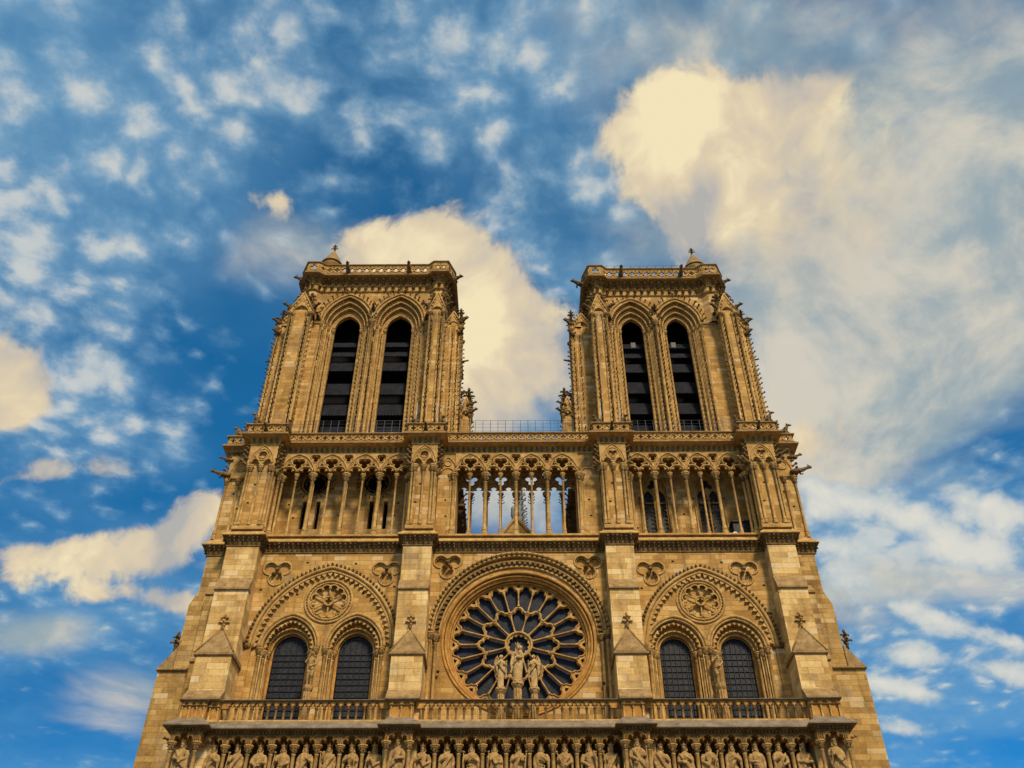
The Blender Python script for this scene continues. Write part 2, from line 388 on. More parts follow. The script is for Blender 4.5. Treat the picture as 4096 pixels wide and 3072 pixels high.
class MB:
    """collects faces and links them as ONE mesh object"""
    def __init__(s, mat='dressed_stone', T=None):
        s.v, s.f, s.fm, s.fs = [], [], [], []
        s.mats = [mat]; s.cur = 0; s.T = T
    def use(s, mat):
        if mat not in s.mats: s.mats.append(mat)
        s.cur = s.mats.index(mat); return s
    def add(s, vs, fs, smooth=False):
        o = len(s.v)
        if s.T is not None: vs = [tuple(s.T @ Vector(q)) for q in vs]
        s.v.extend(vs)
        for f in fs:
            s.f.append(tuple(i + o for i in f)); s.fm.append(s.cur); s.fs.append(smooth)
    def box(s, x0, x1, y0, y1, z0, z1):
        s.add([(x0, y0, z0), (x1, y0, z0), (x1, y1, z0), (x0, y1, z0), (x0, y0, z1), (x1, y0, z1), (x1, y1, z1), (x0, y1, z1)],
              [(0, 3, 2, 1), (4, 5, 6, 7), (0, 1, 5, 4), (1, 2, 6, 5), (2, 3, 7, 6), (3, 0, 4, 7)])
    def prism_x(s, yz, x0, x1):
        """outline in (y, z), run along x"""
        n = len(yz)
        s.add([(x0, y, z) for y, z in yz] + [(x1, y, z) for y, z in yz],
              [tuple(range(n - 1, -1, -1)), tuple(range(n, 2 * n))] + [(i, (i + 1) % n, n + (i + 1) % n, n + i) for i in range(n)])
    def plate(s, outer, holes, y0, y1, back=False):
        """upright plate: outline and holes in (x, z), front at y0, back at y1"""
        loops = [outer] + list(holes)
        flat = [q for L in loops for q in L]
        tri = tessellate_polygon([[Vector((x, z, 0)) for x, z in L] for L in loops])
        N = len(flat)
        vs = [(x, y0, z) for x, z in flat] + [(x, y1, z) for x, z in flat]
        fs = []
        for a, b, c in tri:
            (ax, az), (bx, bz), (cx, cz) = flat[a], flat[b], flat[c]
            if (bx - ax) * (cz - az) - (bz - az) * (cx - ax) < 0: b, c = c, b
            fs.append((a, b, c))
            if back: fs.append((N + a, N + c, N + b))
        o = 0
        for k, L in enumerate(loops):
            n = len(L)
            area = sum(L[i][0] * L[(i + 1) % n][1] - L[(i + 1) % n][0] * L[i][1] for i in range(n))
            flip = (area > 0) == (k > 0)
            for i in range(n):
                a, b = o + i, o + (i + 1) % n
                fs.append((a, b, N + b, N + a) if flip else (b, a, N + a, N + b))
            o += n
        s.add(vs, fs)
    def tube(s, pts, r, n=6, closed=False, caps=True):
        pts = [Vector(p) for p in pts]; m = len(pts)
        rr = r if isinstance(r, (list, tuple)) else [r] * m
        vs, fs = [], []
        prev = None
        for i, p in enumerate(pts):
            if closed: t = pts[(i + 1) % m] - pts[i - 1]
            else: t = pts[min(i + 1, m - 1)] - pts[max(i - 1, 0)]
            t = t.normalized() if t.length > 1e-9 else Vector((0, 0, 1))
            if prev is None: a = t.cross(Vector((0, 1, 0))); a = a if a.length > 0.1 else t.cross(Vector((1, 0, 0)))
            else: a = prev - t * prev.dot(t)
            a.normalize(); prev = a; b = t.cross(a)
            for k in range(n):
                th = 2 * PI * k / n
                vs.append(tuple(p + (a * math.cos(th) + b * math.sin(th)) * rr[i]))
        for i in range(m if closed else m - 1):
            j = (i + 1) % m
            for k in range(n):
                l = (k + 1) % n
                fs.append((i * n + k, i * n + l, j * n + l, j * n + k))
        if caps and not closed:
            fs.append(tuple(range(n - 1, -1, -1))); fs.append(tuple((m - 1) * n + k for k in range(n)))
        s.add(vs, fs, True)
    def lathe(s, x, y, prof, n=8, smooth=True, rot=0.0, sx=1.0, sy=1.0):
        vs, fs = [], []
        for r, z in prof:
            for k in range(n):
                th = 2 * PI * k / n + rot
                vs.append((x + r * sx * math.cos(th), y + r * sy * math.sin(th), z))
        m = len(prof)
        for i in range(m - 1):
            for k in range(n):
                l = (k + 1) % n
                fs.append((i * n + k, i * n + l, (i + 1) * n + l, (i + 1) * n + k))
        fs.append(tuple(range(n - 1, -1, -1))); fs.append(tuple((m - 1) * n + k for k in range(n)))
        s.add(vs, fs, smooth)
    def ball(s, c, r, n=6, m=4, sq=(1, 1, 1)):
        c = Vector(c); vs = [(c.x, c.y, c.z - r * sq[2])]; fs = []
        for i in range(1, m):
            ph = -PI / 2 + PI * i / m
            for k in range(n):
                th = 2 * PI * k / n
                vs.append((c.x + r * sq[0] * math.cos(ph) * math.cos(th), c.y + r * sq[1] * math.cos(ph) * math.sin(th), c.z + r * sq[2] * math.sin(ph)))
        vs.append((c.x, c.y, c.z + r * sq[2])); T = len(vs) - 1
        for k in range(n):
            l = (k + 1) % n
            fs.append((0, 1 + l, 1 + k))
            for i in range(m - 2):
                fs.append((1 + i * n + k, 1 + i * n + l, 1 + (i + 1) * n + l, 1 + (i + 1) * n + k))
            fs.append((T, 1 + (m - 2) * n + k, 1 + (m - 2) * n + l))
        s.add(vs, fs, True)
    def hook(s, p, out, up, size, n=5):
        """a crocket: a stalk that leaves along `out`, climbs along `up` and curls over with a bud at its tip"""
        k_ = JIT.random(); size *= .80 + .36 * k_
        if k_ < .03: size *= .55                                   # a broken one
        p, o, u = Vector(p), Vector(out).normalized(), Vector(up).normalized()
        o = (o + Vector((JIT.uniform(-.18, .18), JIT.uniform(-.18, .18), JIT.uniform(-.15, .15)))).normalized()
        q = lambda a, b: p + o * (a * size) + u * (b * size)
        s.tube([q(-0.1, -0.35), q(0.42, -0.12), q(0.85, 0.28), q(1.05, 0.55)], [size * 0.34, size * 0.26, size * 0.18, size * 0.16], n)
        s.ball(q(1.08, 0.36), size * 0.36, 6, 4)
    def leaf(s, p, out, up, size):
        """an upright leaf with a rolled tip and two side lobes (frieze foliage)"""
        p, o, u = Vector(p), Vector(out).normalized(), Vector(up).normalized(); t = o.cross(u)
        q = lambda a, b, c: tuple(p + o * (a * size) + u * (b * size) + t * (c * size))
        vs = [q(.0, -.1, -.12), q(.0, -.1, .12), q(.22, .35, -.40), q(.34, .35, 0), q(.22, .35, .40), q(.40, .8, -.30), q(.55, .85, 0), q(.40, .8, .30), q(.75, 1.0, -.18), q(.88, .9, 0), q(.75, 1.0, .18), q(.8, .68, 0)]
        s.add(vs, [(0, 3, 2), (0, 1, 3), (1, 4, 3), (2, 3, 6, 5), (3, 4, 7, 6), (5, 6, 9, 8), (6, 7, 10, 9), (8, 9, 11), (9, 10, 11)], True)
    def fleuron(s, p, up, size):
        """finial: stem, four curling leaves, ring and bud"""
        p, u = Vector(p), Vector(up).normalized()
        a = u.cross(Vector((0, 1, 0))); a = a.normalized() if a.length > .1 else Vector((1, 0, 0)); b = u.cross(a)
        s.tube([p, p + u * size * .35, p + u * size * .8, p + u * size], [size * .09, size * .075, size * .07, size * .03], 6)
        s.ball(p + u * size * .30, size * .13, 6, 4, (1, 1, .6))
        for k in range(4):
            o = a * math.cos(k * PI / 2) + b * math.sin(k * PI / 2)
            for hh, ln in ((.42, .30), (.72, .20)):
                c0 = p + u * size * hh
                s.tube([c0, c0 + o * size * ln * .6 + u * size * .10, c0 + o * size * ln + u * size * .10, c0 + o * size * ln * 1.12 + u * size * .02], [size * .07, size * .07, size * .055, size * .03], 5)
        s.ball(p + u * size, size * .09, 6, 4, (1, 1, 1.5))
    def sweep(s, path, prof, closed=False, smooth=False):
        """run a profile [(outward, z)] along a level plan path [(x, y)] with mitred corners; outward is to the right of travel"""
        m = len(path); P = [Vector((x, y)) for x, y in path]; vs, fs = [], []
        k = len(prof)
        for i in range(m):
            d0 = (P[i] - P[i - 1]) if (i or closed) else (P[1] - P[0])
            d1 = (P[(i + 1) % m] - P[i]) if (i < m - 1 or closed) else (P[-1] - P[-2])
            n0 = Vector((d0.y, -d0.x)).normalized(); n1 = Vector((d1.y, -d1.x)).normalized()
            mt = (n0 + n1); mt = mt / max(0.2, mt.dot(n0)) if mt.length > 1e-6 else n0
            for o, z in prof: vs.append((P[i].x + mt.x * o, P[i].y + mt.y * o, z))
        for i in range(m if closed else m - 1):
            j = (i + 1) % m
            for q in range(k - 1):
                fs.append((i * k + q, j * k + q, j * k + q + 1, i * k + q + 1))
        if not closed:
            fs.append(tuple(range(k))); fs.append(tuple((m - 1) * k + q for q in range(k - 1, -1, -1)))
        s.add(vs, fs, smooth)
    def build(s, name, parent=None):
        me = bpy.data.meshes.new(name)
        me.from_pydata(s.v, [], s.f)
        for mn in s.mats: me.materials.append(MATS[mn])
        me.polygons.foreach_set('material_index', s.fm)
        me.polygons.foreach_set('use_smooth', s.fs)
        me.update()
        o = bpy.data.objects.new(name, me); COL.objects.link(o)
        if parent is not None: o.parent = parent
        return o


def along(path, spacing, fn, closed=False, trim=0.0):
    """call fn(point, tangent, outward) at even spacing along every leg of a plan path"""
    m = len(path)
    for i in range(m if closed else m - 1):
        a, b = Vector(path[i]), Vector(path[(i + 1) % m]); L = (b - a).length
        if L - 2 * trim < spacing * 0.6: continue
        t = (b - a) / L; n = Vector((t.y, -t.x)); c = max(1, round((L - 2 * trim) / spacing))
        for k in range(c):
            fn(a + t * (trim + (k + 0.5) * (L - 2 * trim) / c), t, n)


def arch(cx, zs, half, h, n=10):
    """points of a pointed arch from its left spring over the apex to its right spring"""
    if abs(h - half) < 1e-3:
        return [(cx - half * math.cos(PI * i / (2 * n)), zs + half * math.sin(PI * i / (2 * n))) for i in range(2 * n + 1)]
    r = (half * half + h * h) / (2 * half)
    a1 = math.asin(max(-1, min(1, h / r)))
    if h > r: a1 = PI - a1
    L = [(cx - half + r - r * math.cos(a1 * i / n), zs + r * math.sin(a1 * i / n)) for i in range(n + 1)]
    return L + [(2 * cx - x, z) for x, z in reversed(L[:-1])]


def opening(cx, z0, zs, half, h, n=10):
    return [(cx - half, z0)] + arch(cx, zs, half, h, n) + [(cx + half, z0)]


def circle(cx, cz, r, n=32, a0=0.0):
    return [(cx + r * math.cos(a0 + 2 * PI * i / n), cz + r * math.sin(a0 + 2 * PI * i / n)) for i in range(n)]


def foil(cx, cz, Rr, lobes, rf=None, rot=PI / 2, n=7):
    """multifoil outline of outer radius Rr"""
    if rf is None: rf = Rr * {3: .47, 4: .42, 5: .36, 6: .32, 8: .26}.get(lobes, 2.6 / lobes)
    d = Rr - rf; h = PI / lobes
    q = rf * rf - (d * math.sin(h)) ** 2
    rho = d * math.cos(h) + (math.sqrt(q) if q > 0 else 0)
    # angle on the lobe circle at which it meets the next lobe
    ang = math.atan2(rho * math.sin(h), rho * math.cos(h) - d)
    out = []
    for k in range(lobes):
        c = rot + 2 * PI * k / lobes
        for i in range(n):
            a = -ang + 2 * ang * i / (n - 1)
            out.append((cx + d * math.cos(c) + rf * math.cos(c + a), cz + d * math.sin(c) + rf * math.sin(c + a)))
    return out


def cusped(cx, z0, zs, half, h, n=6):
    """trefoil-headed opening: jambs, two shoulder lobes and a top lobe"""
    r1 = half * 0.52; top = zs + h
    L = [(cx - half, z0), (cx - half, zs)]
    c1 = (cx - half * 0.60, zs + h * 0.22); ra = half * 0.40
    for i in range(n): 
        a = PI * (1.0 - 0.72 * i / (n - 1)); L.append((c1[0] + ra * math.cos(a), c1[1] + h * 0.30 * math.sin(a)))
    c2 = (cx, top - r1)
    for i in range(n):
        a = PI * 1.12 - (PI * 1.12 - PI / 2) * i / (n - 1); L.append((c2[0] + r1 * math.cos(a), c2[1] + r1 * math.sin(a)))
    return L + [(2 * cx - x, z) for x, z in reversed(L[:-1])]


def xz(pts, y): return [(x, y, z) for x, z in pts]


def offset_arch(cx, zs, half, h, d, n=10):
    return arch(cx, zs, half + d, h + d * (1 + 0.12 * (h / half - 1)), n)


def tag(o, label=None, cat=None, group=None, kind=None):
    if label: o['label'] = label
    if cat: o['category'] = cat
    if group: o['group'] = group
    if kind: o['kind'] = kind
    return o


def empty(name, loc=(0, 0, 0), parent=None):
    o = bpy.data.objects.new(name, None); o.empty_display_size = 0.5
    COL.objects.link(o); o.location = loc
    if parent is not None: o.parent = parent
    return o

# ------------------------------------------------------------------ ground, world beyond
g = MB('paving')
g.add([(-1500, -1500, 0), (1500, -1500, 0), (1500, 1500, 0), (-1500, 1500, 0)], [(0, 1, 2, 3)])
tag(g.build('ground'), kind='structure')

# ------------------------------------------------------------------ the cathedral: one thing, everything carved on it a part
church = tag(empty('cathedral', (0, 0, 0)), 'golden stone gothic cathedral front with two square towers and a rose window', 'cathedral')
rnd = random.Random(7)

# buttress faces: (x0, x1); bays lie between them
BUT = [(-20.30, -18.05), (-8.0, -6.0), (6.1, 8.05), (17.33, 19.28)]
BAYS = [(-18.05, -8.0), (-6.0, 6.1), (8.05, 17.33)]
FL, FR = -22.05, 20.92          # outer flanks of the facade


def share(proto, name, parent, loc):
    o = bpy.data.objects.new(name, proto.data); COL.objects.link(o)
    o.parent = parent; o.location = loc
    return o


def leg_T(a, b, y=0.0):
    a, b = Vector(a), Vector(b); t = (b - a).normalized(); n = Vector((t.y, -t.x))
    return Matrix(((t.x, -n.x, 0, a.x), (t.y, -n.y, 0, a.y), (0, 0, 1, 0), (0, 0, 0, 1))) @ Matrix.Translation((0, y, 0)), (b - a).length


def column(mb, x, y, z0, z1, r, base=0.35, cap=0.55, n=10, mat='dressed_stone', capmat='carved_stone', aba=1.0, knob=True):
    mb.use(mat)
    mb.lathe(x, y, [(r * 1.75, z0), (r * 1.75, z0 + base * .40), (r * 1.45, z0 + base * .5)], 8, False, PI / 8)
    mb.lathe(x, y, [(r * 1.5, z0 + base * .5), (r * 1.62, z0 + base * .62), (r * 1.3, z0 + base * .78), (r * 1.42, z0 + base * .88), (r, z0 + base),
                    (r, z1 - cap), (r * 1.2, z1 - cap + .02), (r * 1.2, z1 - cap + .05), (r * 1.02, z1 - cap + .07)], n)
    zb, zt = z1 - cap + .06, z1 - cap * .34
    mb.use(capmat)
    mb.lathe(x, y, [(r * 1.02, zb), (r * 1.1, zb + (zt - zb) * .4), (r * 1.65, zt)], n)
    if knob:
        for k in range(8):
            a = 2 * PI * k / 8 + PI / 8; o = (math.cos(a), math.sin(a), 0)
            mb.hook((x + o[0] * r * 1.0, y + o[1] * r * 1.0, zb + (zt - zb) * (.35 if k % 2 else .7)), o, (0, 0, 1), r * .8, 4)
    mb.use(mat)
    w = r * 2.0 * aba
    mb.lathe(x, y, [(w * .9, zt), (w * 1.1, zt + cap * .10), (w * 1.1, zt + cap * .16), (w * 1.32, zt + cap * .22), (w * 1.32, z1)], 8, False, PI / 8)


def roll(mb, pts, y, r, n=6):
    mb.tube(xz(pts, y), r, n)


def studs(mb, pts, y, spacing, fn):
    """even steps along an (x, z) polyline: fn(point, tangent, left normal)"""
    acc = spacing * .5
    for i in range(len(pts) - 1):
        a, b = Vector(pts[i]), Vector(pts[i + 1]); L = (b - a).length
        if L < 1e-6: continue
        t = (b - a) / L; nrm = Vector((-t.y, t.x))
        while acc <= L:
            fn(a + t * acc, t, nrm); acc += spacing
        acc -= L


# ------------------------------------------------------------------ buttresses
def hip(mb, x0, x1, yf, yb, z0, apex):
    xc = (x0 + x1) / 2
    mb.add([(x0, yf, z0), (x1, yf, z0), (x1, yb, z0), (x0, yb, z0), (xc, yb - .02, apex)], [(0, 1, 4), (1, 2, 4), (3, 0, 4), (2, 3, 4), (3, 2, 1, 0)])


for bi, (x0, x1) in enumerate(BUT):
    outer = bi in (0, 3)
    zt = 33.45 if outer else 33.25
    b = MB('ashlar_pale')
    b.prism_x([(.05, 12), (-2.0, 12), (-2.0, 27.52), (-1.4, 27.52), (-1.4, 32.40), (-1.0, 32.46), (-1.0, 36.0), (.05, 36.0)], x0, x1)
    bo = b.build('buttress', church)
    s = MB('slab_stone')                                            # sloping set-offs
    s.prism_x([(-1.41, 32.30), (-1.54, 32.33), (-1.54, 32.45), (-1.003, zt), (-.9, zt), (-.9, 32.3)], x0 - .04, x1 + .04)
    s.build('weathering', bo); s = MB('slab_stone')
    s.prism_x([(-2.01, 24.30), (-2.66, 24.33), (-2.66, 24.44), (-2.003, 25.15), (-1.9, 25.15), (-1.9, 24.3)], x0 - .03, x1 + .03)
    s.build('weathering', bo)
    c = MB('slab_stone')
    e = .13
    c.prism_x([(-2.003, 27.36), (-2.0 - e, 27.44), (-2.0 - e, 27.56), (-1.7, 27.60), (-1.7, 27.36)], x0 - e, x1 + e)
    for xs0, xs1 in ((x0 - e, x0 - .003), (x1 + .003, x1 + e)):
        c.prism_x([(-1.7, 27.38), (-1.7, 27.60), (.0, 27.60), (.0, 27.38)], xs0, xs1)
    hip(c, x0 - e + .02, x1 + e - .02, -2.0 - e + .02, -1.39, 27.58, 29.62 if outer else 29.52)
    xc = (x0 + x1) / 2
    for q in (x0 - e + .02, x1 + e - .02):                             # hip rolls
        c.tube([(q, -2.0 - e + .02, 27.6), (xc, -1.42, 29.6 if outer else 29.5)], .06, 6)
    c.build('gable_cap', bo)
    f = MB('dressed_stone')
    f.fleuron((xc, -1.48, 29.42), (0, 0, 1), 1.05)
    f.build('finial', bo)

# outer flank masses with their stepped outlines
for side in (-1, 1):
    if side < 0: pts = [(-20.2, 12), (-23.38, 12), (-23.38, 27.5), (-22.45, 27.5), (-22.45, 32.12), (-22.0, 33.2), (-22.0, 36.0), (-20.2, 36.0)]
    else: pts = [(19.2, 12), (19.2, 36.0), (20.9, 36.0), (20.9, 33.0), (21.32, 32.0), (21.32, 27.5), (22.37, 27.5), (22.37, 12)]
    m = MB('ashlar_weathered')
    m.plate(pts, [], 0.3, 6.0, True)
    xi, xo = (-20.28, -21.2) if side < 0 else (19.26, 20.05)
    a, bb = min(xi, xo), max(xi, xo)
    m.prism_x([(.31, 12), (-.35, 12), (-.35, 32.6), (.31, 33.4)], a, bb)
    sb = m.build('side_buttress', church)
    w = MB('slab_stone')
    xe, xn = (-23.48, -22.45) if side < 0 else (22.47, 21.32)
    a2, b2 = min(xe, xn), max(xe, xn)
    w.plate([(xe, 27.42), (xe, 27.55), (xn, 29.05), (xn, 27.42)], [], .2, 6.1, True)
    w.prism_x([(.199, 27.40), (.12, 27.44), (.12, 27.55), (.28, 27.62), (.28, 27.40)], a2, b2 + (1.0 if side < 0 else 0)) if side < 0 else w.prism_x([(.199, 27.40), (.12, 27.44), (.12, 27.55), (.28, 27.62), (.28, 27.40)], a2 - 1.2, b2)
    w.build('weathering', sb); w = MB('slab_stone')
    w.prism_x([(-.36, 32.5), (-.45, 32.54), (-.45, 32.66), (.29, 33.45), (.29, 32.5)], a - .05, bb + .05)
    w.build('weathering', sb); w = MB('slab_stone')
    w.prism_x([(-.36, 27.7), (-.47, 27.74), (-.47, 27.9), (-.352, 28.1), (-.352, 27.7)], a - .05, bb + .05)
    w.build('weathering', sb)
    f = MB('carved_stone')
    f.fleuron(((-22.70 if side < 0 else 21.66), .45, 28.85), (0, 0, 1), 1.25)
    f.build('finial', sb)

# ------------------------------------------------------------------ facade wall between the buttresses
HOLES = {}


def putlogs(mb, spots, y):
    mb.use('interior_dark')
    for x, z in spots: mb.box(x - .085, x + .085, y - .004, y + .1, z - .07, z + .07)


def side_bay(x0, x1, c, half, h, zs, wins, rosette, trefs, hwin):
    """a side bay: relieving arch, two glazed windows, a blind rosette and two sunk trefoils"""
    m = MB('ashlar')
    th = [foil(tx, tz, 1.05, 3, .50, -PI / 2) for tx, tz in trefs]
    m.plate([(x0, 12), (x1, 12), (x1, 36.0), (x0, 36.0)], [opening(c, 12.5, zs, half - .28, h - .34, 14)] + th, 0.0, .35)
    # sunk panel inside the relieving arch
    wh = [opening(wc, 22.6, zs, 1.72, hwin - .25, 10) for wc, wr in wins]
    m.plate([(x0, 12.1), (x1, 12.1), (x1, 35.8), (x0, 35.8)], wh + [circle(rosette[0], rosette[1], 1.36, 40)], .15, .6)
    putlogs(m, [(c - 2.0, 31.0), (c + 1.9, 30.9), (c - 3.2, 30.2), (c + 3.3, 30.3), (c - 2.2, 32.8), (c + 2.3, 32.9)], .15)
    putlogs(m, [(x0 + .4, 33.1), (x1 - .5, 33.3), (c - 1.8, 35.2), (c + 1.6, 35.1), (x1 - .4, 31.2)], 0)
    m.use('ashlar')
    m.plate(circle(rosette[0], rosette[1], 1.5, 24), [], .40, .46)
    for tx, tz in trefs: m.box(tx - 1.2, tx + 1.2, .25, .34, tz - 1.2, tz + 1.2)
    wall = m.build('facade_wall', church)
    # relieving arch
    a = MB('dressed_stone')
    out = arch(c, zs, half, h, 22)
    roll(a, arch(c, zs, half - .12, h - .14, 22), -.03, .13)
    roll(a, arch(c, zs, half - .36, h - .42, 22), .02, .09)
    a.use('carved_stone')
    studs(a, arch(c, zs, half + .08, h + .09, 22), 0, .31, lambda p, t, n: (a.ball((p.x, -.03, p.y), .115, 5, 4, (1, .9, 1)), a.ball((p.x + n.x * .07, -.10, p.y + n.y * .07), .07, 5, 3)))
    def tri(p, t, n):
        q = lambda u, v, y: (p.x + t.x * u + n.x * v, y, p.y + t.y * u + n.y * v)
        a.add([q(-.17, .12, .0), q(.17, .12, .0), q(0, -.16, -.06), q(-.17, .12, .16), q(.17, .12, .16), q(0, -.16, .16)], [(0, 1, 2), (0, 2, 5, 3), (1, 4, 5, 2)])
    a.use('dressed_stone'); studs(a, arch(c, zs, half - .56, h - .64, 22), 0, .40, tri)
    for sx in (-1, 1):
        a.use('carved_stone'); a.hook((c + sx * (half + .05), 0, zs + .05), (sx * .4, -1, 0), (0, 0, 1), .32)
    a.build('relieving_arch', church)
    # windows
    for wc, wr in wins:
        w = MB('dressed_stone')
        orders = [(1.72, .15), (1.50, .38), (wr + .16, .66), (wr, .95)]
        hs = [hwin - .25, hwin - .45, hwin - .98, hwin - 1.16]
        for k in range(1, 4):
            hf, y = orders[k]; ph, py = orders[k - 1]
            w.use('orange_stone' if k > 1 else 'dressed_stone')
            w.plate(opening(wc, 22.3, zs, ph + .3, hs[k - 1] + .35, 12), [opening(wc, 22.6, zs, hf, hs[k], 12)], y, y + .32)
        w.use('dressed_stone')
        roll(w, arch(wc, zs, 1.98, hwin, 14), .06, .13)
        roll(w, arch(wc, zs, 1.80, hwin - .18, 14), .10, .08)
        roll(w, arch(wc, zs, 1.58, hwin - .40, 14), .30, .08)
        roll(w, arch(wc, zs, wr + .30, hwin - .85, 14), .52, .07)
        roll(w, arch(wc, zs, wr + .10, hwin - 1.05, 14), .72, .06)
        def tri2(p, t, n):
            q = lambda u, v, y: (p.x + t.x * u + n.x * v, y, p.y + t.y * u + n.y * v)
            w.add([q(-.15, .11, .22), q(.15, .11, .22), q(0, -.15, .16), q(-.15, .11, .40), q(.15, .11, .40), q(0, -.15, .40)], [(0, 1, 2), (0, 2, 5, 3), (1, 4, 5, 2)])
        studs(w, arch(wc, zs, 1.52, hwin - .42, 14), 0, .34, tri2)
        for sx in (-1, 1):
            for k, (px, y) in enumerate(((1.84, .06), (1.58, .30), (wr + .26, .56))):
                column(w, wc + sx * px, y, 22.5, zs - .02 - .1 * (k > 0), .11, .3, .60, 8, aba=.8)
                if k < 2: w.tube([(wc + sx * (px - .15), y + .06, 22.5), (wc + sx * (px - .15), y + .06, zs - .1)], .05, 6)
        win = w.build('window', church)
        gl = MB('window_glass')
        gl.plate(opening(wc, 22.6, zs, wr + .05, hs[3] + .06, 12), [], 1.06, 1.12)
        gl.build('glass', win)
        gb = MB('black_metal')                                       # glazing bars
        z = 23.0
        while z < zs + .2:
            gb.box(wc - wr, wc + wr, 1.0, 1.06, z - .013, z + .013); z += .415
        for u in (-.66, -.33, 0, .33, .66): gb.box(wc + u * wr - .015, wc + u * wr + .015, .995, 1.058, 22.7, zs + (hs[3] * .80 if u else hs[3] * .62))
        gb.tube(xz(arch(wc, zs + .1, wr * .78, hs[3] * .72, 10), 1.03), .025, 4)
        for sx in (-1, 1):
            for t in (.35, .7): 
                gb.tube([(wc + sx * wr * .78 * (1 - t * .45), 1.03, zs + .1 + hs[3] * .72 * t * .9), (wc + sx * wr * (1.02 - t * .40), 1.03, zs + .12 + hs[3] * t * .98)], .02, 4)
            gb.tube([(wc + sx * wr * .78, 1.03, 22.7), (wc + sx * wr * .78, 1.03, zs + .1)], .025, 4)
        # diagonal lead lattice
        gb.tube(xz(opening(wc, 22.65, zs, wr - .03, hs[3] - .03, 10), 1.0), .04, 4)
        gb.build('glazing_bars', win)
    # rosette
    r = MB('orange_stone')
    rx, rz = rosette
    r.plate(circle(rx, rz, 1.37, 40), [foil(rx, rz, 1.30, 12, .32, PI / 12, 6)], .16, .26)
    r.use('dressed_stone')
    r.tube(xz(circle(rx, rz, 1.60, 40), .13), .09, 6, True)
    r.tube(xz(circle(rx, rz, 1.38, 40), .12), .07, 6, True)
    r.use('carved_stone')
    studs(r, circle(rx, rz, 1.50, 40) + [(rx + 1.5, rz)], 0, .235, lambda p, t, n: r.ball((p.x, .13, p.y), .07, 5, 3))
    r.use('dressed_stone')
    for k in range(12):
        ang = PI / 12 + 2 * PI * k / 12
        r.tube(xz([(rx + .95 * math.cos(ang) + .30 * math.cos(ang + q), rz + .95 * math.sin(ang) + .30 * math.sin(ang + q)) for q in [(-1.9 + .38 * i) for i in range(11)]], .15), .06, 5)
        if k % 2 == 0:
            a2 = PI / 12 * (2 * k + 2) / 2 * 2 / 2
            a2 = PI / 2 + 2 * PI * (k // 2) / 6
            r.tube([(rx + .30 * math.cos(a2), .20, rz + .30 * math.sin(a2)), (rx + 1.22 * math.cos(a2), .20, rz + 1.22 * math.sin(a2))], .055, 6)
        ac = 2 * PI * k / 12
        r.ball((rx + 1.02 * math.cos(ac), .15, rz + 1.02 * math.sin(ac)), .075, 5, 4)
    r.plate(circle(rx, rz, .34, 20), [foil(rx, rz, .24, 4)], .13, .34)
    r.tube(xz(circle(rx, rz, .33, 20), .13), .06, 6, True)
    r.build('blind_rosette', church)
    for tx, tz in trefs: trefoil(tx, tz)
    return wall


def trefoil(tx, tz):
    t = MB('dressed_stone')
    pts = foil(tx, tz, 1.05, 3, .50, -PI / 2, 12)
    t.tube(xz(pts, -.01), .075, 6, True)
    t.tube(xz(foil(tx, tz, .93, 3, .40, -PI / 2, 12), .10), .05, 6, True)
    t.use('carved_stone')
    P = foil(tx, tz, .98, 3, .45, -PI / 2, 12)
    studs(t, P + [P[0]], 0, .27, lambda p, q, n: t.ball((p.x, .03, p.y), .08, 5, 3))
    for k in range(3):
        a = PI / 2 + 2 * PI * k / 3
        t.hook((tx + .42 * math.cos(a), .05, tz + .42 * math.sin(a)), (-math.cos(a), -.4, -math.sin(a)), (0, -1, 0), .26)
        t.ball((tx + .24 * math.cos(a), -.03, tz + .24 * math.sin(a)), .15, 6, 4)
    t.build('trefoil_recess', church)


side_bay(-18.05, -8.0, -12.93, 4.90, 6.05, 28.88, [(-15.13, 1.14), (-10.80, 1.14)], (-12.91, 32.3), [(-16.76, 34.45), (-9.13, 34.43)], 2.42)
side_bay(8.05, 17.33, 12.60, 4.50, 5.95, 28.80, [(10.37, 1.02), (14.42, 1.02)], (12.37, 32.2), [(9.20, 34.38), (15.67, 34.36)], 2.22)

